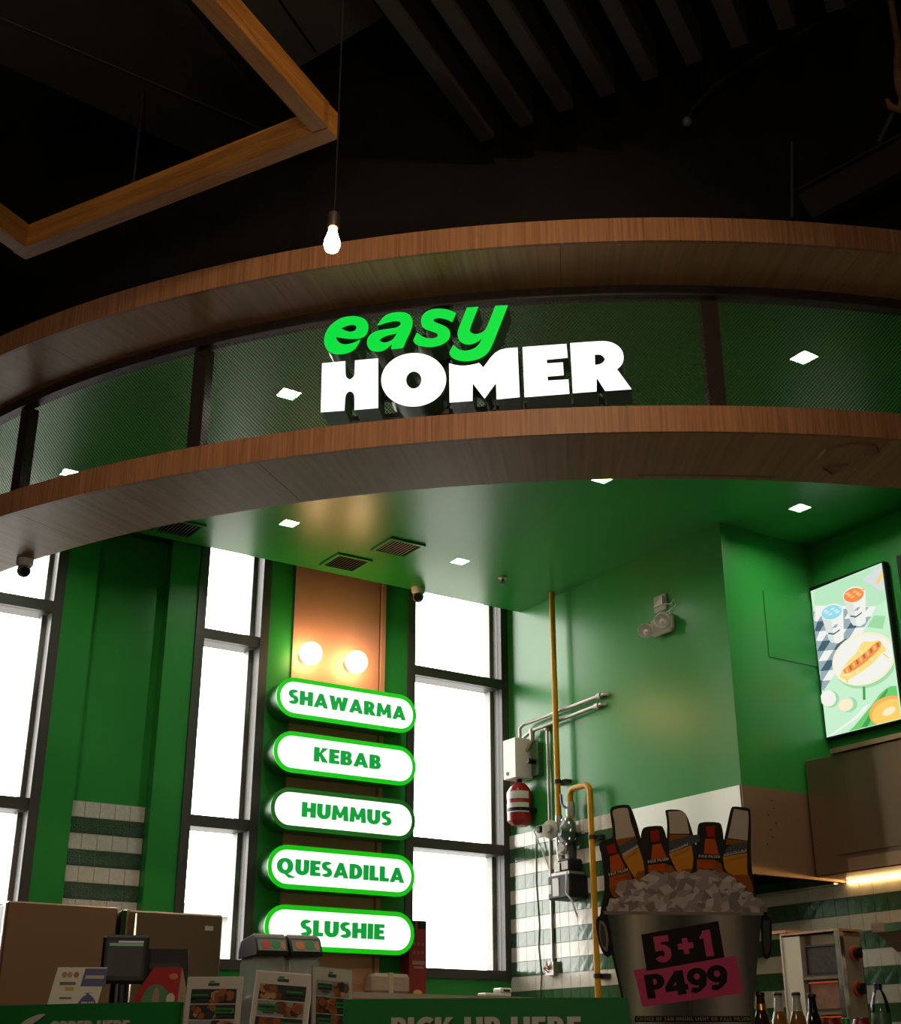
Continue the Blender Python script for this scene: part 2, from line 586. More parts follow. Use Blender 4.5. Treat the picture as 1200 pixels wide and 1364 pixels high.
for k, (x0, x1) in enumerate(W):
    w = hollow_struct('window_%d' % (k + 1))
    F = .065
    y0, y1 = YB - .015, YB + .20
    fm = MB()
    fm.box(x0, x0 + F, y0, y1, WZ0, WZ1).box(x1 - F, x1, y0, y1, WZ0, WZ1)
    fm.box(x0 + F, x1 - F, y0, y1, WZ0, WZ0 + F).box(x0 + F, x1 - F, y0, y1, WZ1 - F, WZ1)
    fm.build('window_frame', FRAMEMAT, w)
    for za, zb in ((3.905, 3.98), (2.625, 2.70)):
        MB().box(x0 + F, x1 - F, y0 + .01, y1 - .01, za, zb).build('transom', FRAMEMAT, w)
    if x1 - x0 > .4:
        MB().box(x1 - F - .03, x1 - F, y0 + .12, y1 - .015, WZ0 + F, WZ1 - F).build('glazing_bead', mat('daylit_bead', (0.22, 0.22, 0.2), 0.5), w)  # aluminium strip made paler to carry daylight on the reveal
    for za, zb in ((WZ0 + F, 2.625), (2.70, 3.905), (3.98, WZ1 - F)):
        MB().box(x0 + F, x1 - F, y0 + .05, y0 + .056, za, zb).build('pane', GLASS, w)

# glazed tiles, one object each, sharing one mesh per colour and wall
def tile_mesh(name, w, h, d, m, axis):
    t = MB()
    if axis == 'Y':
        t.box(-w / 2, w / 2, -d, 0, -h / 2, h / 2)
    else:
        t.box(-d, 0, -w / 2, w / 2, -h / 2, h / 2)
    o = t.build(name, m, smooth=False)
    me = o.data
    bpy.data.objects.remove(o)
    return me


def lay_tiles(parent, axis, plane, a0, a1, ztop, nrow, pitch, first_white, mw=None, mg=None):
    tl = .002 if mw else .006
    g = 0.0035
    me = {c: tile_mesh('tile_' + c, pitch - g, pitch - g, .008, (mw or TILEW) if c == 'white' else (mg or TILEG), axis) for c in ('white', 'green')}
    n = 0
    for r in range(nrow):
        c = 'white' if (r % 2 == 0) == first_white else 'green'
        z = ztop - (r + .5) * pitch
        a = a1
        while a > a0 + .004:
            wd = min(pitch, a - a0)
            ac = a - wd / 2
            o = bpy.data.objects.new('tile', me[c])
            COL.objects.link(o)
            o.parent = parent
            o.location = (ac, plane, z) if axis == 'Y' else (plane, ac, z)
            j = random.uniform(-tl, tl)
            o.rotation_euler = (random.uniform(-tl, tl), 0, j) if axis == 'Y' else (0, random.uniform(-tl, tl), j)
            if wd < pitch - 1e-6:
                k = (wd - g) / (pitch - g)
                o.scale = (k, 1, 1) if axis == 'Y' else (1, k, 1)
            a -= pitch
            n += 1
    return n


MB().box(2.553, 3.057, YB + .094, YB + .1005, 1.2, 2.732).build('grout_bed', GROUT, wall_back)
lay_tiles(wall_back, 'Y', YB + .094, 2.553, 3.057, 2.73, 9, .1, True)

# short wall beside the corner window, and the side wall behind it
GREENGLOSS = mat('green_paint_glossy', (0.027, 0.26, 0.042), 0.30, spec=0.42, var=0.06, vscale=1.5, bump=0.10, bscale=5.0, stretch=(1, 1, .12))
wall_corner = struct('wall_corner', MB().box(XA, XC + .2, 6.9, YB, 0, ZM), GREENGLOSS)
MB().box(XA - .006, XA, 6.905, YB, 1.3, 2.772).build('grout_bed', GROUT, wall_corner)
lay_tiles(wall_corner, 'X', XA - .006, 6.905, 8.305, 2.77, 13, .1008, True, TILEW2, TILEG2)
wall_right = struct('wall_right', MB().box(XC, XC + .25, -9, 6.9, 0, ZM), GREEN)
MB().box(XC - .006, XC, 4.5, 6.895, 1.15, 2.36).build('grout_bed', GROUT, wall_right)
lay_tiles(wall_right, 'X', XC - .006, 4.5, 6.895, 2.355, 12, .1045, False, TILEW2, TILEG2)

# kitchen ceiling: stops short of the windows, bounded by the curved front
arc = [ring(-180 + 93 * i / 48, RM - .03, 0) for i in range(49)]
arc = [(p.x, p.y) for p in arc if p.y < 8.12 and p.x < XC]
poly = arc + [(XC, arc[-1][1]), (XC, YH), (XA, YH), (XA, 8.12), (arc[0][0], 8.12)]
ground = Fr((0, 0, ZC), (1, 0, 0), (0, 1, 0))
LIGHTS = [(2.69, 5.76), (4.71, 3.98), (2.04, 7.41), (3.52, 7.42), (4.87, 7.41), (6.17, 5.39), (4.81, 5.72)]
cut = [[(x - .055, y - .055), (x + .055, y - .055), (x + .055, y + .055), (x - .055, y + .055)] for x, y in LIGHTS]
struct('ceiling', MB().prism(poly, ground, 0, .1, cut), GREENCEIL)

# black bulkhead over the curved front, built of flat facets
mb = MB()
mb.sector(RM - .1, RM + .08, ZUT - .02, ZM, -180, -87.5, 7)
struct('wall_bulkhead', mb, BLACK, smooth=False)

# counter front below the picture and its top
struct('trim_counter', MB().sector(4.9, 5.58, 0, 1.06, -175, -92, 40).sector(4.86, 5.63, 1.06, 1.1, -175, -92, 40),
       mat('counter_stone', (0.2, 0.17, 0.14), 0.35, var=0.15, vscale=12))
struct('trim_ledge', MB().box(3.28, 5.9, 7.9, YB - .02, 1.575, 1.61), mat('beige_ledge', (0.33, 0.27, 0.2), 0.45, var=.05))
struct('trim_back_counter', MB().box(0.95, 5.9, 7.9, YB - .02, 0, 1.575), mat('salmon_front', (0.25, 0.14, 0.1), 0.5))

# ================================================================== CURVED FRONT
NPAN = 7
A0, STEP = -174.85, 13.65
POSTS = [A0 + STEP * i for i in range(NPAN)]            # ... -161.2 -147.55 -133.9 -120.25 -106.6 -92.9
cuts = [-180.0] + [a + 6.2 for a in POSTS[:-1]] + [-87.8]
for nm, z0, z1, lab in (('canopy_band', ZUB, ZUT, 'upper curved walnut wood band running above the mesh screen'),
                        ('canopy_band', ZLB, ZLT, 'lower curved walnut wood band running under the mesh screen and the big sign')):
    t = thing(nm, lab, 'canopy', (CX, CY, z0))
    for i in range(len(cuts) - 1):
        a0, a1 = cuts[i] + .012, cuts[i + 1] - .012
        MB().sector(RF - .018, RF, z0, z1, cuts[i], cuts[i + 1], 14).build('fascia_panel', WOODB, t)
        MB().sector(RI - .01 if z0 < 4 else RM - .05, RF - .019, z0 + .002, z0 + .022, a0, a1, 14).build('soffit_panel', WOODS, t)
    MB().sector(RI, RF - .02, z1 - .02, z1 - .004, -180, -87.8, 60).build('top_board', RAILMAT, t)

sc0, sc1 = (math.degrees(atan2(p_.y - CY, p_.x - CX)) for p_ in (onp(850, 629, (0, 0, ZLB), (0, 0, 1)), onp(1034, 634, (0, 0, ZLB), (0, 0, 1))))
SCUFF = mat('scuff', (.19, .10, .05), .6)
MB().sector(RI + .022, RI + .036, ZLB + .0012, ZLB + .003, sc0, sc1, 12).build('scuff_mark', SCUFF, t)
sq = [onp(x, y, (0, 0, ZLB + .0015), (0, 0, 1)) for x, y in ((1090, 610), (1100, 598), (1135, 590), (1165, 592), (1170, 602), (1150, 606), (1130, 620), (1108, 631), (1095, 622), (1130, 618))]
MB().tube(sq, .007, 4).build('scuff_mark', SCUFF, t)

scr = thing('mesh_screen', 'dark expanded metal mesh screen on bronze posts between the two wood bands', 'screen', (CX, CY, ZLT))
MB().sector(RM - .02, RM + .04, ZUB - .05, ZUB + .001, -180, -87.8, 80).build('top_rail', RAILMAT, scr)
MB().sector(RM - .02, RM + .03, ZLT - .004, ZLT + .012, -180, -87.8, 80).build('bottom_rail', RAILMAT, scr)
for a in POSTS:
    MB().sector(RM - .062, RM - .002, ZLT, ZUB - .04, a - .42, a + .42, 3).build('post', RAILMAT, scr)


def mesh_bay():
    cw, ch, w = .0175, .0195, .0031
    z0, z1 = ZLT + .01, ZUB - .045
    cols = int(radians(STEP) * RM / (cw / 2))
    rows = int((z1 - z0) / (ch / 2))
    da = STEP / cols
    dz = (z1 - z0) / rows
    vs, fs = [], []
    for r in range(rows):
        zb, zt = z0 + r * dz, z0 + (r + 1) * dz
        for k in range(cols):
            up = (k + r) % 2 == 0
            aa, ab = da * k, da * (k + 1)
            za, zc = (zb, zt) if up else (zt, zb)
            pa, pb = ring(aa, RM + .006, za), ring(ab, RM + .006, zc)
            pa -= Vector((CX, CY, ZLT)); pb -= Vector((CX, CY, ZLT))
            sgn = 1 if up else -1
            hw = w / 2
            ta, tb = Vector((-sin(radians(aa)), cos(radians(aa)), 0)), Vector((-sin(radians(ab)), cos(radians(ab)), 0))
            oa = ta * (-hw * .7 * sgn) + Vector((0, 0, hw * .7))
            n_ = Vector((cos(radians(aa)), sin(radians(aa)), 0)) * .0002
            i = len(vs)
            vs += [pa + oa - n_, pb + oa - n_, pb - oa + n_, pa - oa + n_]
            fs.append((i, i + 1, i + 2, i + 3))
    me = bpy.data.meshes.new('mesh_panel')
    me.from_pydata([tuple(v) for v in vs], [], fs)
    me.materials.append(MESHMAT)
    return me


bay = mesh_bay()
for a in POSTS[:-1]:
    o = bpy.data.objects.new('mesh_panel', bay)
    COL.objects.link(o)
    o.parent = scr
    o.rotation_euler = (0, 0, radians(a))
    o['kind'] = 'stuff'

# ------------------------------------------------------------------ big channel-letter sign
SA = radians(-132.3)
SN = Vector((cos(SA), sin(SA), 0))
RS, DEPTH = 5.43, .14
SO = Vector((CX, CY, 0)) + SN * RS
SO.z = 4.05
SU = Vector((-sin(SA), cos(SA), 0))
if SU.dot(Vector((1, -1, 0))) < 0:
    SU = -SU
sf = Fr(SO, SU, (0, 0, 1), SN)


def to_sign(pts, ox, oy, sc):
    out = []
    for x, y in pts:
        p = onp(ox + x / sc, oy + y / sc, SO, SN) - SO
        out.append((p.dot(SU), p.z))
    return out


LIT_W = mat('lit_white_acrylic', (0.8, 0.8, 0.8), 0.4, emit=(1, 1, 1), estr=1.25)
LIT_G = mat('lit_green_acrylic', (0.0, 0.12, 0.02), 0.5, spec=0.2, emit=(0.0, 0.70, 0.045), estr=1.0)
RETURN = mat('dark_green_return', (0.06, 0.12, 0.062), 0.28)
sign = thing('storefront_sign', 'lit sign of green italic easy over heavy white HOMER letters on the mesh', 'sign', tuple(SO))
Z1, Z2, Z3 = (420, 390, 7.579), (550, 390, 7.58), (690, 430, 7.5)
LET = {
    'H': (Z1, [(68, 712), (300, 690), (302, 815), (306, 840), (320, 862), (345, 876), (372, 864), (390, 842), (397, 815), (400, 683), (632, 662), (632, 1160), (395, 1180),
               (396, 1060), (390, 1025), (372, 1000), (348, 990), (325, 1000), (306, 1025), (298, 1060), (292, 1186), (55, 1203)], []),
    'M': (Z2, [(365, 712), (430, 730), (500, 738), (580, 730), (668, 708), (710, 755), (845, 570), (1055, 552), (1077, 1050), (845, 1073), (838, 905), (722, 1065), (602, 910), (600, 1088), (370, 1105)], []),
    'E': (Z3, [(45, 242), (482, 210), (495, 345), (285, 365), (288, 405), (447, 395), (455, 520), (293, 533), (297, 577), (502, 565), (512, 705), (65, 740)], []),
    'R': (Z3, [(520, 203), (840, 180), (925, 190), (1000, 228), (1042, 280), (1056, 340), (1046, 395), (1020, 435), (985, 460), (1132, 660), (870, 678), (785, 545), (783, 682), (547, 700)],
          [[(765, 315), (815, 311), (848, 328), (870, 362), (850, 397), (815, 416), (768, 420)]]),
    'e': (Z1, [(470, 455), (515, 420), (537, 360), (530, 300), (495, 260), (440, 240), (370, 233), (280, 245), (200, 285), (130, 350), (92, 430), (85, 490), (100, 550), (140, 595), (200, 618), (280, 618),
               (350, 598), (400, 565), (430, 520), (455, 470), (400, 498), (330, 520), (270, 518), (232, 495), (213, 468), (208, 442), (300, 460), (400, 463)],
          [[(258, 358), (310, 330), (370, 318), (405, 325), (418, 350), (405, 378), (360, 395), (310, 385)]]),
    'a': (Z1, [(622, 330), (690, 235), (760, 202), (850, 192), (920, 200), (965, 232), (982, 280), (978, 340), (945, 420), (915, 480), (885, 555), (765, 567), (772, 515), (740, 545), (700, 575), (650, 592),
               (590, 590), (545, 570), (522, 530), (518, 490), (535, 440), (580, 400), (650, 375), (740, 362), (830, 350), (862, 318), (855, 290), (815, 282), (750, 290), (690, 308)],
          [[(645, 480), (670, 450), (720, 430), (790, 415), (825, 402), (800, 450), (770, 480), (720, 500), (680, 502)]]),
    's': (Z2, [(435, 205), (395, 293), (340, 265), (270, 250), (215, 258), (203, 280), (230, 300), (300, 325), (355, 355), (378, 400), (370, 455), (330, 500), (270, 530), (180, 547), (90, 540), (30, 520),
               (3, 490), (5, 470), (40, 400), (90, 440), (150, 460), (215, 460), (250, 440), (245, 410), (200, 390), (130, 370), (90, 340), (78, 290), (90, 235), (130, 190), (190, 165), (260, 157), (340, 165), (400, 185)], []),
    'y': (Z2, [(545, 148), (660, 140), (580, 340), (572, 385), (600, 412), (650, 418), (710, 395), (745, 350), (830, 130), (958, 125), (800, 530), (760, 600), (700, 650), (620, 680), (530, 690), (450, 680),
               (395, 655), (365, 615), (370, 590), (408, 525), (450, 565), (510, 585), (570, 580), (630, 555), (670, 515), (697, 460), (640, 500), (575, 522), (510, 515), (465, 480), (447, 425), (455, 370)], []),
    'O': ((420, 390, 1), ellipse(130.9, 115.7, 43.2, 35.4, 48, -.06), [ellipse(131, 116, 10.3, 11.7, 24)]),
}
for ch, (zz, out, holes) in LET.items():
    low = ch.islower()
    po = out if ch == 'O' else smooth_outline(out, 2, 50)
    ho = holes if ch == 'O' else [smooth_outline(h, 2, 62) for h in holes]
    po = to_sign(po, *zz)
    ho = [to_sign(h, *zz) for h in ho]
    body = MB().prism(po, sf, -DEPTH, -.004, ho).build('letter_body', RETURN, sign)
    MB().prism(po, sf, -.004, 0, ho, back=False).build('letter_face', LIT_G if low else LIT_W, body)
for z in (3.985, 3.895, 4.29):
    x0, x1 = (-.66, .64) if z < 4.2 else (-.62, .06)
    MB().box(x0, x1, z - 4.05 - .011, z - 4.05 + .011, -DEPTH - .02, -DEPTH, fr=sf).build('mounting_rail', RAILMAT, sign)
for x in (-.48, -.02, .36):
    MB().box(x - .012, x + .012, -.20, .02, -DEPTH - .035, -DEPTH - .02, fr=sf).build('mounting_strut', RAILMAT, sign)

# ================================================================== WINDOW-WALL COLUMN, MENU PILLS, GLOBES
struct('trim_panel', MB().box(4.01, 4.722, YB - .018, YB, 1.61, ZM - 1.2).box(4.735, 4.77, YB - .03, YB, 1.61, ZM - 1.2), SALMON)
PILL_BORDER = mat('lit_green_border', (0.02, 0.4, 0.02), 0.35, emit=(0.0, 0.46, 0.0), estr=.88)
PILL_OFF = mat('unlit_green_border', (0.02, 0.36, 0.025), 0.35)
PILL_SIDE = mat('glossy_green_side', (0.02, 0.2, 0.035), 0.34)
PILL_FACE = mat('lit_menu_face', (0.8, 0.8, 0.8), 0.4, emit=(1, 0.995, 0.98), estr=1.05)
PILL_TXT = mat('menu_letter_green', (0.0, 0.20, 0.03), 0.5, emit=(0.0, 0.27, 0.03), estr=1.0)


def stadium(x0, x1, z0, z1, n=14):
    r = (z1 - z0) / 2
    zc = (z0 + z1) / 2
    a = [(x1 - r + r * cos(t), zc + r * sin(t)) for t in (-pi / 2 + pi * i / n for i in range(n + 1))]
    b = [(x0 + r + r * cos(t), zc + r * sin(t)) for t in (pi / 2 + pi * i / n for i in range(n + 1))]
    return a + b


PY = 8.1
pf = Fr((0, PY, 0), (1, 0, 0), (0, 0, 1), (0, -1, 0))
for word, zc, x0, x1, where in (('SHAWARMA', 3.527, 3.905, 4.845, 'top of the column'), ('KEBAB', 3.148, 4.12, 4.645, 'second from the top'),
                                ('HUMMUS', 2.765, 4.045, 4.74, 'the middle one, its dark border unlit'), ('QUESADILLA', 2.385, 3.88, 4.85, 'fourth from the top'),
                                ('SLUSHIE', 2.003, 4.07, 4.70, 'lowest, behind the slush machine')):
    t = thing('menu_sign', 'pill shaped lit sign reading %s, %s' % (word, where), 'sign', (4.37, PY, zc), 'pill menu signs on the column')
    MB().prism(stadium(3.822, 4.93, zc - .135, zc + .135), pf, -(YB - .03 - PY), -.012).build('sign_box', PILL_SIDE, t)
    off = word == 'HUMMUS'
    b = MB().prism(stadium(3.812, 4.94, zc - .141, zc + .141), pf, -.012, .0, [stadium(3.841, 4.911, zc - .110, zc + .110)]).build('border', PILL_OFF if off else PILL_BORDER, t)
    MB().prism(stadium(3.838, 4.914, zc - .113, zc + .113), pf, -.011, -.002).build('face', PILL_FACE, t)
    lettering(MB(), word, pf, x0, zc - .045, .097, x1 - x0, .12, -.002, .003, bold=.022).build('lettering', PILL_TXT, t)

GLOBE = mat('lit_opal_globe', (0.9, 0.85, 0.75), 0.3, emit=(1, 0.60, 0.28), estr=24)
for x, z, lab in ((4.10, 3.885, 'round lit globe lamp on the salmon panel, left one'), (4.47, 3.88, 'round lit globe lamp on the salmon panel, right one')):
    t = thing('globe_lamp', lab, 'lamp', (x, YB - .018, z), 'globe lamps above the menu signs')
    MB().lathe([(.045, 0), (.045, .018), (.03, .03)], (x, YB - .018, z), (0, -1, 0)).build('wall_plate', CHROME, t)
    MB().sphere((x, 8.178, z), .082, 28).build('globe', GLOBE, t)

# ================================================================== CEILING FIXTURES
LAMPFACE = mat('lit_panel_diffuser', (0.9, 0.9, 0.9), 0.4, emit=(1, 0.95, 0.85), estr=300)
for x, y, lab in ((2.69, 5.76, 'square ceiling light seen through the mesh left of the big sign'),
                  (4.71, 3.98, 'square ceiling light seen through the mesh at the right'),
                  (2.04, 7.41, 'square ceiling light at far left, half behind the lower band'),
                  (3.52, 7.42, 'square ceiling light above the menu column, left of the vents'),
                  (4.87, 7.41, 'square ceiling light right of the two vents'),
                  (6.17, 5.39, 'square ceiling light above the hood near the menu screen'),
                  (4.81, 5.72, 'square ceiling light just under the edge of the lower band')):
    t = thing('ceiling_light', lab, 'light', (x, y, ZC), 'square ceiling lights of the kitchen')
    h, q = .0535, .05
    RZ = ZC + .024
    MB().box(x - h, x + h, y - h, y - q, ZC - .002, RZ + .03).box(x - h, x + h, y + q, y + h, ZC - .002, RZ + .03)\
        .box(x - h, x - q, y - q, y + q, ZC - .002, RZ + .03).box(x + q, x + h, y - q, y + q, ZC - .002, RZ + .03).build('housing', GREENCEIL, t)
    MB().box(x - q, x + q, y - q, y + q, RZ, RZ + .006).build('diffuser', LAMPFACE, t)

VENTM = mat('vent_metal', (0.10, 0.085, 0.065), 0.5)
for x, y, lab in ((4.19, 7.86, 'dark ceiling vent nearest the salmon panel'), (4.35, 7.40, 'louvred ceiling vent with pale slats between two lights'),
                  (2.93, 7.88, 'ceiling vent at left, cut by the lower band')):
    t = thing('ceiling_vent', lab, 'vent', (x, y, ZC), 'air vents in the kitchen ceiling')
    h, q = .14, .115
    fm = MB()
    for a in (MB().box(-h, h, -h, -q, -.014, 0), MB().box(-h, h, q, h, -.014, 0), MB().box(-h, -q, -q, q, -.014, 0), MB().box(q, h, -q, q, -.014, 0)):
        fm.add([(vx + x, vy + y, vz + ZC) for vx, vy, vz in a.v], a.f)
    fm.build('frame', GREENCEIL, t)
    MB().box(x - q, x + q, y - q, y + q, ZC - .002, ZC).build('backing', BLACK, t)
    for i in range(9):
        yy = y - q + .023 * (i + .8)
        xx = x - q + .023 * (i + .8)
        MB().add([(xx, y - q, ZC - .012), (xx + .012, y - q, ZC - .003), (xx + .012, y + q, ZC - .003), (xx, y + q, ZC - .012),
                  (xx - .002, y - q, ZC - .010), (xx + .010, y - q, ZC - .001), (xx + .010, y + q, ZC - .001), (xx - .002, y + q, ZC - .010)],
                 [(0, 1, 2, 3), (7, 6, 5, 4), (0, 3, 7, 4), (1, 5, 6, 2)]).build('slat', VENTM if x != 4.35 else BEIGEP, t)

t = thing('sprinkler_head', 'small sprinkler head on the green kitchen ceiling', 'sprinkler', (5.32, 7.52, ZC))
MB().lathe([(.035, 0), (.033, -.008), (.012, -.012)], (5.32, 7.52, ZC)).build('escutcheon', GREYPIPE, t)
MB().lathe([(.01, -.01), (.008, -.035), (.02, -.037), (.02, -.042)], (5.32, 7.52, ZC), seg=12).build('nozzle', RAILMAT, t)


def turret(x, y, z, lab, s=1.0):
    t = thing('security_camera', lab, 'camera', (x, y, z))
    MB().lathe([(.062 * s, 0), (.062 * s, -.035 * s), (.05 * s, -.055 * s), (.03 * s, -.06 * s)], (x, y, z)).build('base', WHITEP, t)
    d = (Vector((1.5, 3.5, 2)) - Vector((x, y, z))).normalized()
    o = Vector((x, y, z - .085 * s))
    b = MB().sphere(o, .05 * s, 20).build('ball', mat('grey_ball', (0.25, 0.24, 0.22), .35), t)
    MB().lathe([(.036 * s, .036 * s), (.034 * s, .05 * s), (.02 * s, .051 * s)], o, d, seg=18).build('lens', BLACKP, b)


turret(4.92, 8.06, ZC, 'white turret security camera on the ceiling edge by the corner window', .85)
q = ring(-160.0, RI + .02, ZLB + .002)
turret(q.x, q.y, q.z, 'white turret security camera under the left end of the lower band', .7)

# ================================================================== CORNER WALL: PIPES, CYLINDER, EMERGENCY LIGHT
XW = XA
t = thing('emergency_light', 'white twin head emergency light on the green corner wall', 'light', (XW, 6.49, 3.97))
MB().box(XW - .055, XW, 6.335, 6.545, 3.875, 4.0, b=.018).build('body', BEIGEP, t)
for y, z in ((6.555, 3.915), (6.385, 3.945)):
    d = Vector((-.72, -.68, -.12))
    o = Vector((XW - .075, y, z))
    hd = MB().lathe([(.02, -.04), (.04, -.015), (.050, .025), (.052, .034), (.047, .036)], o, d, seg=24, cap=False).build('lamp_head', WHITEP, t)
    MB().lathe([(.047, .034), (.036, .012), (.02, -.004), (.010, -.006), (.009, .012), (.001, .014)], o, d, seg=24, cap=False).build('reflector', mat('silvered_reflector', (.85, .84, .8), .35, metal=.45), hd)
t = thing('outlet_plate', 'small square plate with folded cover above the emergency light', 'outlet', (XW, 6.47, 4.11))
MB().box(XW - .012, XW, 6.405, 6.535, 4.05, 4.165, b=.004).build('plate', BEIGEP, t)
MB().prism([(0, 0), (.10, 0), (.10, .06)], Fr((XW - .013, 6.52, 4.085), (0, -1, 0), (0, 0, 1), (-1, 0, 0)), 0, .02).build('plug', WHITEP, t)
MB().tube([(XW - .02, 6.42, 4.09), (XW - .012, 6.36, 4.07), (XW - .012, 6.33, 4.10), (XW - .012, 6.31, 4.05), (XW - .02, 6.40, 4.02)], .004, 6).build('cable', WHITEP, t)


def gas_pipe(name, path, lab, clamps):
    t = thing(name, lab, 'pipe', tuple(path[-1]))
    MB().tube(path, .021, 14).build('pipe', YELLOW, t)
    for c in clamps:
        c = Vector(c)
        MB().lathe([(.026, -.014), (.026, .014)], c, seg=14).build('clamp', RAILMAT, t)
        MB().box(c.x + .02, XW if c.z > 2.78 else XW - .016, c.y - .07, c.y + .05, c.z - .013, c.z + .013).build('bracket', RAILMAT, t)
    return t


xp = XW - .075
gas_pipe('gas_pipe', [(xp, 7.60, ZC), (xp, 7.60, 3.6), (xp, 7.60, 2.80)], 'straight yellow gas pipe running down from the kitchen ceiling', [(xp, 7.60, 3.06)])
bend = [(xp, 7.46, 2.70), (xp, 7.46, 2.88)]
for i in range(7):
    a = pi / 2 * i / 6
    bend.append((xp, 7.46 - .055 * (1 - cos(a)), 2.93 + .055 * sin(a)))
for i in range(7):
    a = pi / 2 * i / 6
    bend.append((xp, 7.29 - .055 * sin(a), 2.985 - .055 * (1 - cos(a))))
bend += [(xp, 7.235, 2.6), (xp, 7.235, 1.2)]
t = gas_pipe('gas_pipe', bend, 'yellow gas pipe bent like a cane beside the cardboard ice bucket', [(xp, 7.235, 2.62), (xp, 7.235, 1.72)])
MB().lathe([(.03, -.05), (.034, -.03), (.034, .03), (.03, .05)], (xp, 7.46, 2.84), seg=12).build('valve', GREYPIPE, t)
MB().tube([(xp - .03, 7.46, 2.85), (xp - .035, 7.485, 2.86), (xp - .04, 7.505, 2.88), (xp - .04, 7.512, 2.95)], .009, 8).build('valve_lever', mat('blue_grip', (0.05, 0.06, 0.25), .4), t)

t = thing('gas_regulator', 'green disc gas regulator with beige cap between the yellow pipes', 'regulator', (xp, 7.5, 2.69))
d = Vector((-.9, .12, 0))
MB().lathe([(.03, -.05), (.08, -.034), (.10, -.012), (.10, .012), (.08, .03), (.05, .045), (.03, .06)], (xp - .02, 7.485, 2.685), d, seg=26).build('body', mat('regulator_green', (0.03, 0.07, 0.045), .35), t)
for i in range(10):
    a = 2 * pi * i / 10
    x_ = d.cross(Vector((0, 0, 1))).normalized()
    p = Vector((xp - .02, 7.485, 2.685)) + (x_ * cos(a) + Vector((0, 0, 1)) * sin(a)) * .09
    MB().lathe([(.01, -.025), (.01, .025)], p, d, seg=6).build('bolt', GREYPIPE, t)
MB().lathe([(.028, -.01), (.062, 0), (.066, .03), (.03, .035), (.026, .07)], (xp - .06, 7.60, 2.715), (-1, -.35, 0), seg=22).build('cap', BEIGEP, t)
MB().tube([(xp, 7.60, 2.82), (xp, 7.60, 2.70), (xp, 7.60, 2.60), (xp, 7.58, 2.50)], [.026, .03, .028, .03], 12).build('inlet', GREYPIPE, t)
MB().tube([(xp, 7.47, 2.62), (xp, 7.465, 2.54), (xp, 7.46, 2.47)], [.03, .036, .028], 12).build('outlet', RAILMAT, t)
MB().lathe([(.045, -.03), (.05, 0), (.03, .03)], (xp - .03, 7.52, 2.58), (-1, -.3, 0), seg=14).build('relief_cap', WHITEP, t)
MB().tube([(xp, 7.46, 2.665), (xp, 7.24, 2.66)], .012, 8).build('sensing_line', RAILMAT, t)

t = thing('gas_meter', 'black gas meter box with pale labels below the regulator', 'meter', (xp, 7.50, 2.33))
MB().box(xp - .10, XW - .01, 7.37, 7.62, 2.23, 2.39, b=.01).build('case', BLACKP, t)
MB().box(xp - .08, XW - .02, 7.40, 7.60, 2.39, 2.41).build('rim', GREYPIPE, t)
MB().box(xp - .07, XW - .02, 7.41, 7.50, 2.41, 2.50, b=.012).box(xp - .06, XW - .02, 7.52, 7.59, 2.41, 2.48, b=.012).build('coupling', BLACKP, t)
MB().box(xp - .104, xp - .1, 7.49, 7.56, 2.25, 2.37).build('label', WHITEP, t)
MB().box(xp - .104, xp - .1, 7.575, 7.605, 2.27, 2.33).build('dial', WHITEP, t)
MB().box(xp - .074, xp - .07, 7.42, 7.49, 2.425, 2.48).build('label', BEIGEP, t)
MB().box(xp - .064, xp - .06, 7.525, 7.585, 2.42, 2.475).build('label', WHITEP, t)
MB().tube([(xp - .10, 7.40, 2.4), (xp - .12, 7.38, 2.34), (xp - .11, 7.40, 2.26), (xp - .09, 7.36, 2.2), (xp - .05, 7.36, 2.1)], .006, 6).build('cable', WHITEP, t)

# fire suppression cabinet, its cylinder and piping
t = thing('suppression_cabinet', 'white metal fire suppression box on the corner wall above the red cylinder', 'cabinet', (5.82, 8.06, 3.14))
MB().box(5.745, XW - .01, 7.985, 8.145, 3.15, 3.45, b=.004).build('case', WHITEP, t)
MB().box(5.738, 5.745, 7.988, 8.142, 3.153, 3.447).build('door', WHITEP, t)
MB().lathe([(.014, 0), (.014, .004)], (5.738, 8.09, 3.19), (-1, 0, 0), seg=14).build('lock', BLACKP, t)
MB().box(XW - .05, XW, 7.86, 7.95, 3.16, 3.40).build('mounting_plate', mat('dark_green_bracket', (0.03, .1, .04), .5), t)
MB().tube([(XW - .05, 7.90, 3.26), (XW - .12, 7.9, 3.26)], .02, 10).build('release', BLACKP, t)
t = thing('suppression_cylinder', 'red fire suppression cylinder with two white labels and a black strap', 'cylinder', (5.815, 8.05, 2.80))
o = (5.815, 8.05, 0)
CR = .094
MB().lathe([(.03, 2.80), (.06, 2.805), (CR, 2.84), (CR, 3.05), (.075, 3.085), (.05, 3.115), (.03, 3.125)], o, seg=30).build('tank', RED, t)
for za, zb in ((2.995, 3.07), (2.895, 2.965)):
    vs, fs = [], []
    for i in range(13):
        a = radians(150 + 130 * i / 12)
        vs += [(o[0] + (CR + .0015) * cos(a), o[1] + (CR + .0015) * sin(a), za), (o[0] + (CR + .0015) * cos(a), o[1] + (CR + .0015) * sin(a), min(zb, 3.05))]
    fs = [(2 * i, 2 * i + 2, 2 * i + 3, 2 * i + 1) for i in range(12)]
    MB().add(vs, fs).build('label', WHITEP, t)
MB().lathe([(CR + .003, 2.905), (CR + .003, 2.93)], o, seg=30, cap=False).build('strap', BLACKP, t)
MB().box(5.86, XW, 7.955, 7.985, 2.905, 2.93).build('strap_bracket', BLACKP, t)
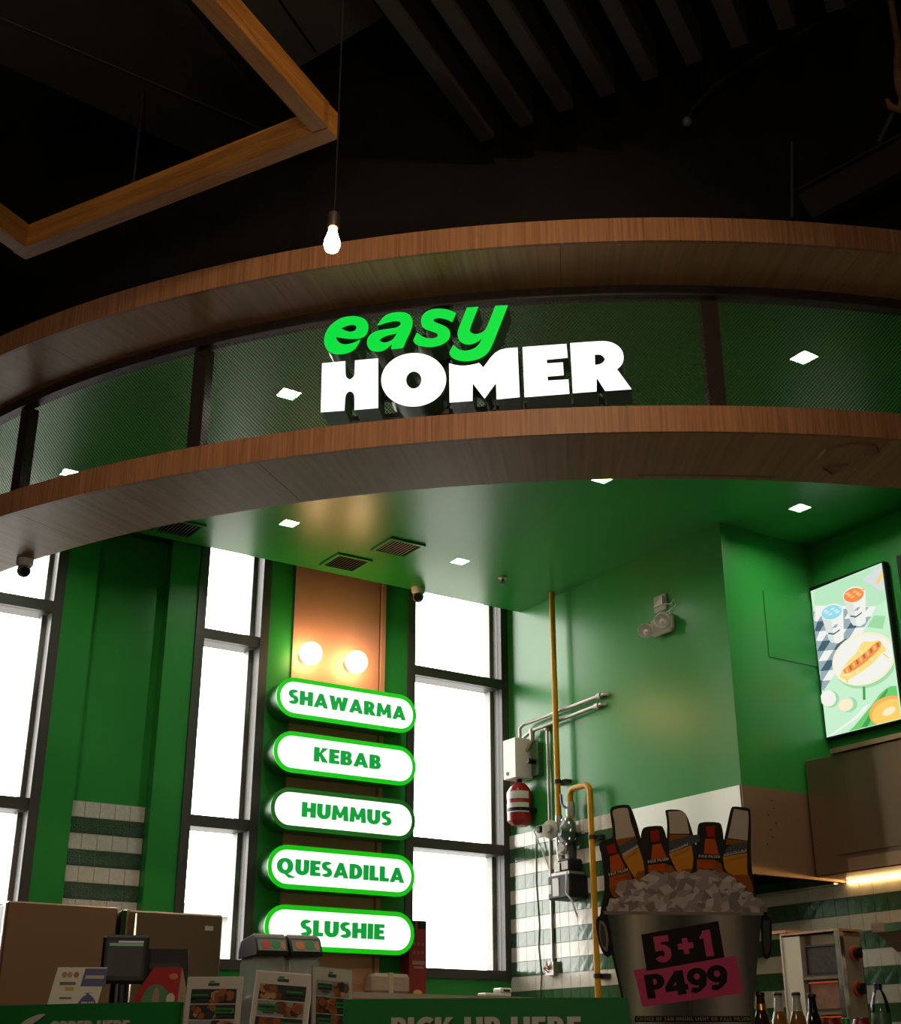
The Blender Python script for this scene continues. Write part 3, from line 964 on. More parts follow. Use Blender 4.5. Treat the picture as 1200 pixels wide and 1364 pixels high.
MB().lathe([(.022, 3.12), (.022, 3.16)], o, seg=14).build('valve', BLACKP, t)

t = thing('conduit', 'upper grey steel pipe sloping along the corner wall into the white box', 'pipe', (XW - .04, 8.0, 3.45))
MB().tube([(XW - .06, 8.07, 3.44), (XW - .06, 8.07, 3.545), (XW - .05, 8.03, 3.57), (XW - .04, 7.95, 3.575), (XW - .03, 7.09, 3.60), (XW, 7.07, 3.60)], .013, 10).build('pipe', GREYPIPE, t)
MB().lathe([(.022, -.02), (.022, .02)], (XW - .03, 7.14, 3.598), (0, 1, 0), seg=12).build('coupling', GREYPIPE, t)
t = thing('conduit', 'lower grey steel pipe along the corner wall with a valve by the white box', 'pipe', (XW - .04, 8.0, 3.35))
MB().tube([(XW - .06, 8.03, 3.46), (XW - .05, 7.93, 3.50), (XW - .03, 7.12, 3.535), (XW, 7.10, 3.535)], .013, 10).build('pipe', GREYPIPE, t)
MB().tube([(XW - .05, 7.93, 3.51), (XW - .05, 7.93, 3.43), (XW - .06, 7.97, 3.37), (XW - .06, 8.0, 3.36)], [.024, .018, .016, .016], 10).build('valve', GREYPIPE, t)
MB().lathe([(.022, -.02), (.022, .02)], (XW - .03, 7.17, 3.532), (0, 1, 0), seg=12).build('coupling', GREYPIPE, t)
t = thing('conduit', 'thin grey vertical conduit dropping to the open junction box', 'pipe', (XW - .025, 7.78, 1.85))
MB().tube([(XW - .02, 7.78, 3.52), (XW - .02, 7.78, 2.7), (XW - .025, 7.78, 1.84)], .011, 10).build('pipe', GREYPIPE, t)
MB().lathe([(.022, -.02), (.024, .02)], (XW - .02, 7.78, 3.50), seg=12).build('elbow', GREYPIPE, t)
t = thing('junction_box', 'open junction box with loose coloured wires on the striped tiles', 'junction box', (XW - .02, 7.76, 1.80))
MB().box(XW - .055, XW - .008, 7.74, 7.83, 1.75, 1.84).build('box', GREYPIPE, t)
for i, c in enumerate(((.6, .25, .05), (.5, .06, .03), (.6, .5, .3))):
    MB().tube([(XW - .055, 7.80, 1.77 + .02 * i), (XW - .085, 7.815 - .01 * i, 1.80), (XW - .075, 7.79, 1.82 + .015 * i), (XW - .055, 7.78 + .01 * i, 1.79)], .005, 6)\
        .build('wire', mat('wire_%d' % i, c, .5), t)
t = thing('socket_plate', 'pale double socket plate on the tile edge beside the conduit', 'socket', (XW - .01, 7.86, 2.76))
MB().box(XW - .02, XW - .006, 7.79, 7.95, 2.71, 2.80, b=.004).build('plate', BEIGEP, t)
MB().box(XW - .05, XW - .02, 7.86, 7.91, 2.74, 2.785, b=.008).build('plug', BLACKP, t)
tag(MB().tube([(XW - .045, 7.9, 2.77), (XW - .05, 7.93, 2.75), (XW - .04, 7.88, 2.65), (XW - .015, 7.82, 2.5), (XW - .015, 7.80, 2.45)], .006, 7).build('power_cord', WHITEP, loc=(XW - .015, 7.8, 2.45)),
    'short pale cord hanging from the black plug on the tiles', 'cord')
tag(MB().tube([(XW - .02, 7.95, 2.72), (XW - .018, 7.965, 2.4), (XW - .018, 7.94, 2.1), (XW - .018, 7.955, 1.95), (XW - .018, 7.93, 1.75), (XW - .018, 7.97, 1.5)], .004, 6).build('power_cord', mat('grey_cord', (.12, .12, .1), .5), loc=(XW - .018, 7.95, 1.5)),
    'long thin dark cord trailing down the striped tiles by the window', 'cord')

# ================================================================== HOOD, CASING, SCREENS ON THE SIDE WALL
cas = struct('wall_casing', MB().box(XA, XC, YH, 6.9, 2.765, ZC), GREENGLOSS)
MB().box(6.25, 6.70, YH - .006, YH, 3.63, 4.09, b=.002).build('access_panel', GREEN, cas)
hood = thing('exhaust_hood', 'stainless exhaust hood under the green casing, open below', 'hood', (XA, YH, 2.24))
MB().box(XA - .004, XC, YH - .004, YH + .012, 2.245, 2.765).build('end_panel', STEEL, hood)
MB().box(XA - .004, XA + .012, YH, 6.9, 2.245, 2.765).build('front_panel', mat('window_lit_steel', (0.62, 0.6, 0.55), 0.35, metal=0.85), hood)  # window light on this face put into a paler steel colour
MB().box(XA - .01, XC, YH - .012, YH + .02, 2.235, 2.25).build('lip', STEEL, hood)
MB().box(XC - .09, XC - .05, YH + .02, 6.88, 2.225, 2.28).build('gutter', CHROME, hood)
MB().box(XA + .02, XC - .05, YH + .03, 6.88, 2.60, 2.62).build('filter_bank', BLACK, hood)
for i in range(7):
    MB().lathe([(.006, 0), (.004, .003)], (6.08 + .03 * (i % 2) + .02 * i - .05 * (i > 3), YH - .004, 2.42 + .045 * i), (0, -1, 0), seg=8).build('rivet', RAILMAT, hood)
hd2 = thing('wall_hood', 'dark stainless hood cabinet on the side wall below the menu screen', 'hood', (6.46, 5.4, 2.25))
MB().box(6.46, XC, 5.06, YH - .02, 2.25, 2.97, b=.006).build('shell', STEELD, hd2)
MB().box(6.452, 6.46, 4.30, 5.64, 2.36, 2.93).build('front_panel', STEELD, hd2)
MB().box(6.46, XC, 4.30, 5.055, 2.25, 2.97).build('shell', STEELD, hd2)
MB().box(6.445, 6.46, 4.3, 5.56, 2.255, 2.33).build('drip_lip', STEEL, hd2)
MB().box(6.44, 6.62, 4.3, 5.60, 2.97, 3.0).build('top_flange', STEEL, hd2)
LED = mat('led_strip_light', (1, .8, .5), .4, emit=(1, 0.62, 0.24), estr=17)
tag(MB().box(XC - .03, XC - .012, 4.3, 5.825, 2.232, 2.243).build('led_strip', LED, loc=(XC - .02, 5.8, 2.235)), 'warm glowing strip light on the tiles under the hood', 'light')

# menu screen with its picture
SX = 6.70
ts = thing('menu_screen', 'upright lit screen showing two slush cups and a plate of kebab and fries', 'screen', (SX, 5.52, 3.14))
MB().box(SX, XC, 5.215, 5.85, 3.14, 4.19, b=.004).build('casing', BLACKP, ts)
tf = Fr((SX - .001, 0, 0), (0, -1, 0), (0, 0, 1), (-1, 0, 0))


def tv(pts):
    out = []
    for x, y in pts:
        p = onp(1070 + x / 5.246, 740 + y / 5.246, (SX, 0, 0), (-1, 0, 0))
        out.append((min(max(-p.y, -5.838), -5.227), min(max(p.z, 3.152), 4.178)))
    return out


SCR = {k: mat('screen_' + k, (0, 0, 0), .3, emit=srgb(*c), estr=1.0) for k, c in dict(
    mint=(200, 240, 205), mint2=(186, 232, 194), white=(243, 243, 236), pale=(222, 228, 222), slate=(70, 98, 112), mid=(152, 172, 180), blue=(150, 220, 238), ice=(205, 238, 244),
    orange=(250, 140, 70), peach=(255, 190, 130), cream=(252, 238, 200), fries=(255, 222, 130), kebab=(240, 150, 80), brown=(196, 104, 48), yellow=(253, 208, 104), rim=(250, 178, 90),
    leaf=(110, 205, 110), leaf2=(70, 160, 80), shade=(160, 220, 165), napkin=(216, 222, 222)).items()}
order = list(SCR)
pm = MB()
depth = [0.0]


def sp(pts, c, sm=0):
    depth[0] += .00012
    pts = tv(smooth_outline(pts, sm, 70) if sm else pts)
    q = [pts[0]]
    for p in pts[1:]:
        if (p[0] - q[-1][0]) ** 2 + (p[1] - q[-1][1]) ** 2 > 1e-10:
            q.append(p)
    pm.prism(q, tf, depth[0], depth[0], mi=order.index(c))


sp([(-60, 290), (800, -160), (900, 1500), (60, 1500)], 'mint')
sp([(80, 240), (420, 110), (700, 0), (600, 300), (500, 360), (80, 350)], 'mint2')
sp([(80, 350), (515, 355), (420, 540), (150, 935), (100, 935)], 'white')
for i in range(9):                                   # checked cloth: slate where two bands cross, grey where one runs
    for j in range(8):
        k = (i % 2) + (j % 2)
        if k:
            P = lambda a, b: (520 - 62 * a - 46 * b, 352 + 6 * a + 74 * b)
            sp([P(i, j), P(i + 1, j), P(i + 1, j + 1), P(i, j + 1)], 'slate' if k == 2 else 'mid')
sp([(420, 540), (515, 355), (700, 350), (700, 950), (150, 940)], 'mint')
sp([(500, 420), (580, 425), (560, 515), (450, 500)], 'shade')
sp([(420, 170), (560, 60), (610, 50), (640, 200), (550, 252)], 'napkin')
sp([(515, 195), (568, 100), (582, 95), (575, 140), (528, 205)], 'yellow')
for ox, oy, top, li in ((0, 0, 'blue', 'ice'), (155, -120, 'orange', 'peach')):
    sp([(130 + ox, 420 + oy), (285 + ox, 370 + oy), (288 + ox, 590 + oy), (250 + ox, 615 + oy), (200 + ox, 610 + oy), (182 + ox, 585 + oy)], 'pale')
    sp([(200 + ox, 440 + oy), (285 + ox, 370 + oy), (288 + ox, 590 + oy), (250 + ox, 615 + oy), (222 + ox, 612 + oy)], 'white')
    sp(ellipse(206 + ox, 396 + oy, 80, 56, 26, -.3), 'white')
    sp(ellipse(204 + ox, 398 + oy, 72, 48, 26, -.3), top)
    for q in range(7):
        sp(ellipse(160 + ox + 18 * q - 4 * (q % 2), 405 + oy - 5 * q + 16 * (q % 3 - 1), 16, 8, 9, -.5), li)
    sp([(180 + ox, 540 + oy), (220 + ox, 545 + oy), (262 + ox, 515 + oy), (262 + ox, 525 + oy), (220 + ox, 556 + oy), (182 + ox, 550 + oy)], 'slate')
    sp([(205 + ox, 510 + oy), (230 + ox, 485 + oy), (250 + ox, 480 + oy), (235 + ox, 505 + oy)], 'mid')
sp(ellipse(445, 745, 228, 178, 40, -.42), 'shade')
sp(ellipse(430, 725, 228, 178, 40, -.42), 'cream')
sp(ellipse(426, 728, 214, 166, 40, -.42), 'white')
fr_ = [(260, 850), (285, 780), (330, 730), (380, 680), (420, 600), (480, 605), (540, 590), (570, 630), (590, 665), (540, 700), (500, 750), (420, 810), (340, 860), (310, 878)]
sp(fr_, 'fries', 1)
for q in range(16):
    x, y = 290 + 18 * q + 14 * sin(q * 3), 830 - 12 * q + 36 * sin(q * 2.2)
    a = q * 1.3
    sp([(x, y), (x + 46 * cos(a), y + 46 * sin(a)), (x + 46 * cos(a) - 9 * sin(a), y + 46 * sin(a) + 9 * cos(a)), (x - 9 * sin(a), y + 9 * cos(a))], 'yellow' if q % 2 else 'cream')
sp([(285, 805), (330, 765), (430, 690), (510, 615), (545, 598), (558, 630), (520, 680), (430, 760), (350, 815), (300, 830)], 'kebab', 1)
for q in range(10):
    x, y = 305 + 24 * q, 808 - 20 * q
    sp([(x, y - 14), (x + 14, y - 18), (x + 22, y + 12), (x + 8, y + 16)], 'brown' if q % 2 else 'peach')
sp(ellipse(200, 1005, 62, 60, 22), 'shade')
sp(ellipse(185, 1000, 55, 57, 22), 'white')
sp(ellipse(330, 1045, 60, 52, 22, -.4), 'shade')
sp(ellipse(305, 1042, 58, 50, 22, -.4), 'pale')
sp(ellipse(306, 1045, 50, 40, 22, -.4), 'cream')
sp([(426, 920), (444, 918), (446, 1010), (428, 1012)], 'leaf2')
sp([(330, 1240), (480, 1060), (560, 950), (640, 905), (760, 930), (760, 1300), (330, 1300)], 'leaf', 1)
sp([(420, 1200), (540, 1000), (600, 930), (600, 960), (500, 1120), (460, 1210)], 'leaf2', 1)
sp([(180, 1268), (330, 1160), (400, 1100), (430, 1060), (478, 1035), (440, 1090), (400, 1130), (215, 1262)], 'white')
sp(ellipse(610, 1090, 142, 104, 30, -.35), 'rim')
sp(ellipse(620, 1100, 132, 92, 30, -.35), 'yellow')
sp(ellipse(610, 1090, 50, 26, 16, -.5), 'cream')
pm.build('picture', [SCR[k] for k in order], ts, smooth=False)
t2 = thing('menu_screen', 'dark edge of a second upright screen cut by the right border', 'screen', (SX, 4.8, 3.14))
MB().box(SX, XC, 4.50, 5.115, 3.14, 4.19, b=.004).build('casing', BLACKP, t2)
MB().box(SX - .002, SX, 4.52, 5.095, 3.16, 4.17).build('glass', mat('dark_screen', (0.01, 0.04, 0.015), .15), t2)

# ================================================================== KITCHEN FLOOR ITEMS
def fridge(x0, x1, h, m, lab, two):
    t = thing('refrigerator', lab, 'refrigerator', ((x0 + x1) / 2, 7.72, 0))
    MB().box(x0 + .01, x1 - .01, 7.50, 7.895, 0.08, h - .01, b=.006).build('cabinet', BLACKP, t)
    if two:
        MB().box(x0, x0 + .035, 7.45, 7.5, .1, h, b=.006).build('door_edge', CHROME, t)
        d = MB().box(x0 + .035, x1, 7.45, 7.5, .1, h, b=.01).build('door', m, t)
        MB().tube([(x0 + .075, 7.43, 1.0), (x0 + .075, 7.43, h - .02)], .008, 8).build('handle', CHROME, d)
        MB().box(x1 - .11, x1 - .06, 7.445, 7.45, h - .09, h - .065).build('badge', BEIGEP, d)
    else:
        d = MB().box(x0, x1, 7.45, 7.5, .1, h, b=.008).build('door', m, t)
        MB().box(x0 - .006, x0 + .004, 7.47, 7.50, .12, h - .01).build('gasket', GREYPIPE, d)
    MB().box(x0, x1, 7.46, 7.895, 0, .08).build('base', BLACKP, t)
    return t


fridge(1.995, 2.605, 1.995, mat('warm_steel_door', (0.36, 0.205, 0.12), 0.38, metal=0.75, bump=.03, bscale=4), 'tall warm brown steel refrigerator at the left below the striped tiles', False)
fridge(2.63, 3.24, 1.985, STEELD, 'dark steel refrigerator with a bright left door edge and small badge', True)

# red gift box, wrapped block and white gadget on the ledge
t = thing('gift_box', 'tall red printed carton standing on the window ledge beside the lowest pill sign', 'box', (4.995, 8.20, 1.61))
MB().box(4.925, 5.065, 8.14, 8.255, 1.61, 2.10, b=.003).build('carton', mat('carton_red', (0.20, 0.012, 0.012), .45), t)
MB().box(4.935, 4.97, 8.138, 8.14, 2.0, 2.095).box(4.99, 5.055, 8.138, 8.14, 2.045, 2.095).build('printed_band', BLACKP, t)
MB().box(4.95, 5.05, 8.138, 8.14, 1.81, 1.835).box(4.965, 5.04, 8.138, 8.14, 1.785, 1.80).build('printed_lines', mat('carton_print', (.33, .16, .13), .5), t)
gb = MB()
for i in range(6):
    gb.box(4.955 + .035 * (i % 3), 4.972 + .035 * (i % 3), 8.1385, 8.14, 1.88 + .055 * (i // 3), 1.90 + .055 * (i // 3))
gb.build('printed_icons', mat('carton_icons', (.28, .09, .05), .5), t)
MB().prism(ellipse(4.995, 1.63, .035, .018, 16), Fr((0, 8.139, 0), (1, 0, 0), (0, 0, 1), (0, -1, 0)), 0, .001).build('printed_swoosh', mat('carton_gold', (.6, .35, .03), .4), t)
t = thing('wrapped_block', 'beige plastic wrapped block lying on the ledge left of the red carton', 'package', (4.74, 8.15, 1.61))
MB().box(4.60, 4.895, 8.06, 8.21, 1.612, 1.742, b=.022).build('wrapped_body', mat('plastic_wrap', (0.36, 0.25, 0.19), .22, bump=.8, bscale=25), t)
MB().box(4.72, 4.755, 8.056, 8.214, 1.611, 1.746).build('tape', mat('tape', (.42, .32, .24), .2), t)
t = thing('white_gadget', 'small white plastic device at the right end of the window ledge', 'device', (5.52, 7.97, 1.61))
MB().box(5.40, 5.62, 7.92, 8.02, 1.61, 1.632, b=.006).build('tray', WHITEP, t)
MB().box(5.53, 5.63, 7.92, 8.02, 1.632, 1.668, b=.01).build('body', WHITEP, t)
MB().box(5.555, 5.605, 7.917, 7.92, 1.642, 1.656).build('slot', RAILMAT, t)

# slush machine with two clear tanks
SMF = Fr((3.02, 6.25, 0.95), (cos(radians(-10)), sin(radians(-10)), 0), (sin(radians(10)), cos(radians(10)), 0), (0, 0, 1))
sm = thing('slush_machine', 'white slush machine with two clear tanks and striped fruit lids', 'drink machine', (3.02, 6.25, 0.95))
MB().box(-.175, .175, -.22, .16, 0, .40, fr=SMF, b=.02).build('base_unit', mat('slush_white', (0.42, 0.40, 0.34), .35), sm)
tf_stand = thing('prep_table', 'steel prep table carrying the slush machine behind the menus', 'table', (3.02, 6.25, 0))
MB().box(2.72, 3.32, 5.95, 6.55, .90, .94, b=.005).build('table_top', STEEL, tf_stand)
for x, y in ((2.75, 5.98), (3.29, 5.98), (2.75, 6.52), (3.29, 6.52)):
    MB().tube([(x, y, 0), (x, y, .9)], .018, 8).build('leg', STEEL, tf_stand)
TANK = thin_glass('tank_plastic', (.72, .76, .72), .12, 1.15)
nt = TANK.node_tree
dif = nt.nodes.new('ShaderNodeBsdfTranslucent'); dif.inputs[0].default_value = (.75, .78, .72, 1)
df2 = nt.nodes.new('ShaderNodeBsdfDiffuse'); df2.inputs[0].default_value = (.55, .57, .52, 1)
ad = nt.nodes.new('ShaderNodeMixShader'); nt.links.new(dif.outputs[0], ad.inputs[1]); nt.links.new(df2.outputs[0], ad.inputs[2])
mx2 = nt.nodes.new('ShaderNodeMixShader'); mx2.inputs[0].default_value = .35
old = [l for l in nt.links if l.to_node.type == 'OUTPUT_MATERIAL'][0]
nt.links.new(old.from_socket, mx2.inputs[1]); nt.links.new(ad.outputs[0], mx2.inputs[2])
nt.links.new(mx2.outputs[0], [n for n in nt.nodes if n.type == 'OUTPUT_MATERIAL'][0].inputs[0])
SLUSHM = mat('tank_frost', (0.33, 0.36, 0.32), .35)
for i, x in enumerate((-.085, .085)):
    MB().box(x - .076, x + .076, -.20, .12, .41, .72, fr=SMF, b=.018).build('tank', TANK, sm)
    MB().lathe([(.05, -.17), (.055, 0), (.05, .17)], SMF.p(x, 0, .50), SMF.v, 18).build('mixing_drum', SLUSHM, sm)
    lid = MB().prism([(-.215, .72), (.13, .72), (.13, .755), (.09, .80), (-.13, .815), (-.165, .80), (-.215, .735)],
                     Fr(SMF.p(x - .08, 0, 0), SMF.v, SMF.n, -SMF.u), -.16, 0).build('lid', BLACKP, sm)
    MB().prism([(-.125, .816), (-.12, .823), (.085, .808), (.088, .801)], Fr(SMF.p(x - .078, 0, 0), SMF.v, SMF.n, -SMF.u), -.156, -.004).build('lid_cap', mat('lid_pale', (.45, .44, .40), .3), lid)
    q = Fr(SMF.p(x, -.2155, .735), SMF.u, (SMF.n + SMF.v * .7), None)
    MB().box(-.07, .07, .004, .07, 0, .003, fr=q).build('label_panel', mat('lid_label', (.16, .2, .17), .4), lid)
    MB().prism(ellipse(-.03, .038, .024, .026, 14), q, .003, .0045).build('fruit_print', mat('fruit_red' if i == 0 else 'fruit_orange', (.45, .06, .03) if i == 0 else (.55, .16, .03), .5), lid)
    MB().prism(ellipse(.02, .04, .022, .024, 14), q, .003, .0045).build('fruit_print', mat('fruit_green', (.03, .22, .05), .5), lid)
    MB().prism(ellipse(.055, .036, .011, .024, 12), q, .003, .0045).build('fruit_print', mat('fruit_peach', (.5, .2, .1), .5), lid)
    MB().box(x - .03, x + .03, -.245, -.20, .40, .50, fr=SMF, b=.008).build('tap', BLACKP, sm)
    MB().tube([SMF.p(x + .06, -.25, .54), SMF.p(x + .05, -.27, .47), SMF.p(x + .03, -.26, .40)], [.016, .012, .009], 8).build('tap_handle', BLACKP, sm)

# gas shawarma grill and its worktop
wt = thing('work_counter', 'steel work counter along the side wall under the tiles', 'counter', (6.30, 5.2, 0))
MB().box(5.62, 6.73, 3.6, 6.1, .94, .98, b=.004).build('worktop', STEEL, wt)
MB().box(5.68, 6.73, 3.62, 6.08, 0, .94).build('cabinet', STEELD, wt)
gr = thing('shawarma_grill', 'upright steel shawarma grill with square burners and three red black knobs', 'grill', (6.2, 5.6, .98))
PALE = mat('pale_sheet_steel', (0.62, 0.53, 0.40), .42, metal=0.35)
GX, GY0, GY1, GT = 6.10, 5.385, 5.84, 1.885
MB().box(GX + .05, 6.29, GY0 + .01, GY1, .98, GT - .005, b=.003).build('housing', STEELD, gr)
MB().box(GX, 6.29, GY1 - .012, GY1, .98, GT).build('side_panel', PALE, gr)
MB().box(GX + .005, GX + .05, GY1 - .15, GY1 - .012, .98, GT - .01).build('heat_shield', PALE, gr)
MB().box(GX - .006, GX + .03, GY0 - .004, GY0 + .035, .98, GT, b=.003).build('corner_post', CHROME, gr)
MB().box(GX, 6.295, GY0 - .003, GY1, GT, GT + .012).build('top_plate', STEEL, gr)
MB().box(GX + .02, 6.28, GY1 - .03, GY1 + .12, GT + .018, GT + .035).build('top_tray', mat('copper_tray', (.55, .25, .13), .4, metal=.7), gr)
HOT = mat('burner_mesh', (0.045, 0.03, 0.022), .7, var=.4, vscale=40)
HOT2 = mat('rusty_burner_mesh', (0.24, 0.10, 0.05), .7, var=.3, vscale=20)
GLOW = mat('glowing_burner_edge', (.5, .1, .03), .6, emit=(1, .10, .02), estr=.22)
for z, m in ((1.735, HOT), (1.545, HOT2), (1.36, HOT2)):
    bn = MB().box(GX + .02, GX + .055, GY0 + .055, GY0 + .275, z - .075, z + .075, b=.004).build('burner', m, gr)
    MB().box(GX + .014, GX + .022, GY0 + .05, GY0 + .28, z - .084, z - .075).box(GX + .014, GX + .022, GY0 + .05, GY0 + .28, z + .075, z + .084)\
        .box(GX + .014, GX + .022, GY0 + .05, GY0 + .056, z - .075, z + .075).box(GX + .014, GX + .022, GY0 + .274, GY0 + .28, z - .075, z + .075).build('burner_frame', RAILMAT, bn)
    if m is HOT2:
        MB().box(GX + .012, GX + .02, GY0 + .06, GY0 + .27, z + .066, z + .074).build('glowing_edge', GLOW, bn)
    MB().box(GX - .004, GX + .02, GY0 + .03, GY0 + .30, z - .105, z - .087).build('spit_bracket', STEELD, gr)
CP = MB().box(GX + .03, 6.262, GY0 - .006, GY0 + .01, .98, GT - .03).build('control_panel', mat('control_steel', (0.36, 0.29, 0.22), .4, metal=.5), gr)
for z in (1.765, 1.575, 1.385):
    o = (6.20, GY0 - .006, z)
    kb = MB().lathe([(.042, 0), (.042, .012), (.034, .016)], o, (0, -1, 0), 24).build('knob_ring', mat('knob_red', (.42, .05, .02), .3), CP)
    MB().lathe([(.030, .012), (.028, .04), (.024, .042)], o, (0, -1, 0), 20).box(6.193, 6.207, GY0 - .062, GY0 - .01, z - .028, z + .028).build('knob', BLACKP, CP)

# wall shelf of warm wood under a steel rail, cut by the right border
sh = thing('wall_shelf', 'orange wooden shelf board under a steel rail at the right border', 'shelf', (6.6, 4.7, 1.93))
q = [(6.30, 5.28, 1.87), (6.72, 5.50, 1.80), (6.72, 4.2, 1.80), (6.30, 4.2, 1.87)]
MB().add(q + [(x, y, z + .022) for x, y, z in q], [(0, 1, 2, 3), (7, 6, 5, 4), (0, 4, 5, 1), (1, 5, 6, 2), (2, 6, 7, 3), (3, 7, 4, 0)]).build('board', OAK, sh)
MB().box(6.27, 6.30, 4.2, 5.20, 1.872, 1.918).build('rail', CHROME, sh)
MB().box(6.262, 6.30, 5.20, 5.29, 1.868, 1.922, b=.004).build('end_bracket', STEELD, sh)
MB().box(6.30, XC - .014, 4.9, 4.93, 1.895, 1.912).box(6.30, XC - .014, 4.4, 4.43, 1.895, 1.912).build('arm', STEELD, sh)

# ================================================================== COUNTER: SIGN PANELS AND WHAT STANDS ON THE COUNTER
CT = 1.10


def panel(a0, a1, m, lab, word, aw0, aw1, logo=None):
    am = (a0 + a1) / 2
    t = thing('counter_sign', lab, 'sign', tuple(ring(am, 5.52, CT)), 'green counter front signs')
    MB().sector(5.49, 5.55, CT, 1.408, a0, a1, 20).build('panel', m, t)
    p0, p1 = ring(aw0, 5.551, 0), ring(aw1, 5.551, 0)
    # letters stand one by one round the curve
    tot = sum(GL[c][0] for c in word) + .08 * (len(word) - 1)
    arc_len = radians(aw1 - aw0) * 5.55
    k = arc_len / tot
    cx = 0
    lb = MB()
    for c in word:
        w = GL[c][0] * k
        if c != ' ':
            a = aw0 + math.degrees((cx * k + w / 2) / 5.551)
            o = ring(a, 5.551, 0)
            r = Vector((cos(radians(a)), sin(radians(a)), 0))
            u = Vector((-r.y, r.x, 0))
            lettering(lb, c, Fr(o, u, (0, 0, 1), r), -w / 2, 1.345 - k * .92, k * .92, w, .08, 0, .008)
        cx += GL[c][0] + .08
    lb.build('lettering', mat('sign_letter_white', (.55, .53, .48), .4), t)
    if logo is not None:
        r = Vector((cos(radians(logo)), sin(radians(logo)), 0))
        f = Fr(ring(logo, 5.551, 0), Vector((-r.y, r.x, 0)), (0, 0, 1), r)
        MB().prism(smooth_outline([(-.09, 1.30), (-.05, 1.345), (.03, 1.372), (.075, 1.372), (.03, 1.345), (-.02, 1.325), (-.05, 1.30)], 2, 70), f, 0, .006).build('emblem', mat('emblem_white', (.6, .62, .55), .4), t)
    return t


PG1 = mat('sign_panel_green', (0.018, 0.20, 0.045), .5, spec=.15)
panel(-153.5, -143.95, PG1, 'green curved counter sign at left reading ORDER HERE', 'ORDER HERE', -149.9, -145.95, -150.95)
panel(-136.9, -126.27, PG1, 'green curved counter sign reading PICK UP HERE beside the ice bucket', 'PICK UP HERE', -135.0, -128.0)

# menu stands
PAPER = mat('menu_paper', (0.50, 0.46, 0.40), .5)
MENU = {k: mat('menu_' + k, c, .6, spec=.1, var=.25, vscale=30) for k, c in dict(paper=(.50, .46, .40), dark=(.035, .045, .04), green=(.03, .22, .05), fry=(.30, .10, .03), bread=(.42, .24, .13),
        meat=(.16, .06, .03), grey=(.28, .29, .28), ink=(.05, .07, .06)).items()}
MK = list(MENU)


def menu_stand(px, pw, yaw, roll, top, lab, seed):
    """printed A4 menu in a clear easel; px is the angle round the counter"""
    rnd = random.Random(seed)
    o = ring(px, 5.50, CT)
    n = Vector((cos(radians(yaw)), sin(radians(yaw)), 0))
    u0 = Vector((-n.y, n.x, 0))
    v0 = (Vector((0, 0, 1)) - n * .12).normalized()
    u = (u0 * cos(roll) + v0 * sin(roll)).normalized()
    v = (v0 * cos(roll) - u0 * sin(roll)).normalized()
    f = Fr(o, u, v, u.cross(v))
    t = thing('menu_stand', lab, 'menu', tuple(o), 'printed menus standing on the counter')
    h = top
    w = pw / 2
    MB().box(-w - .004, w + .004, 0, h + .004, -.006, -.003, fr=f).box(-w, w, 0, .006, -.11, -.003, fr=f).build('easel', GREYPIPE, t)
    m = MB()
    m.box(-w, w, .004, h, -.003, 0, fr=f, mi=0)
    d = .0006
    def q(x0, x1, y0, y1, c, dd=1):
        m.prism([(x0 * w, h - y1 * h), (x1 * w, h - y1 * h), (x1 * w, h - y0 * h), (x0 * w, h - y0 * h)], f, d * dd, d * dd, mi=MK.index(c))
    def poly(pts, c, dd):
        m.prism([(x * w, h - y * h) for x, y in pts], f, d * dd, d * dd, mi=MK.index(c))
    q(-.24, .18, .05, .078, 'ink'); q(-.2, .0, .030, .046, 'green')
    for i in range(6):
        a, b = .105 + .142 * i, .237 + .142 * i
        q(-.84, .84, a, b, ('grey', 'dark', 'dark')[(i + seed) % 3])
        s_ = 1 if (i + seed) % 2 else -1
        for k in range(11):
            cx, cy = rnd.uniform(-.05, .72) * s_, rnd.uniform(a + .02, b - .02)
            r = rnd.uniform(.10, .22)
            g0 = rnd.uniform(0, 3)
            poly([(min(.84, max(-.84, cx + r * cos(g + g0) * rnd.uniform(.8, 1.3))), min(b, max(a, cy + r * .25 * sin(g + g0)))) for g in (2 * pi * j / 9 for j in range(9))], rnd.choice(('fry', 'bread', 'meat', 'fry', 'dark')), 2 + k)
        xs = (-.82, -.1) if s_ > 0 else (.10, .82)
        q(xs[0], xs[1], a + .035, a + .085, 'green' if i else 'dark', 14)
        q(xs[0] + .05, xs[1] - .08, a + .05, a + .066, 'dark' if i else 'green', 15)
        q(xs[0] + .2, xs[1] - .1, a + .098, a + .108, 'ink', 14)
    m.build('menu_sheet', [MENU[k] for k in MK], t, smooth=False)


menu_stand(-142.68, .21, -128, .0, .40, 'leftmost of three printed menus, dark food photos, beside the left green sign', 1)
menu_stand(-139.93, .21, -122, -.075, .412, 'middle of three printed menus, in front of the slush machine', 2)
menu_stand(-137.42, .175, -84, -.05, .425, 'rightmost of three printed menus, turned sideways by the right green sign', 3)

# payment card stand and red promo card
def card_stand(px, r, yaw, w, h, lean, lab, name):
    o = ring(px, r, CT)
    n = Vector((cos(radians(yaw)), sin(radians(yaw)), 0))
    u = Vector((-n.y, n.x, 0))
    v = (Vector((0, 0, 1)) - n * lean).normalized()
    return thing(name, lab, 'card stand', tuple(o)), Fr(o, u, v, u.cross(v))


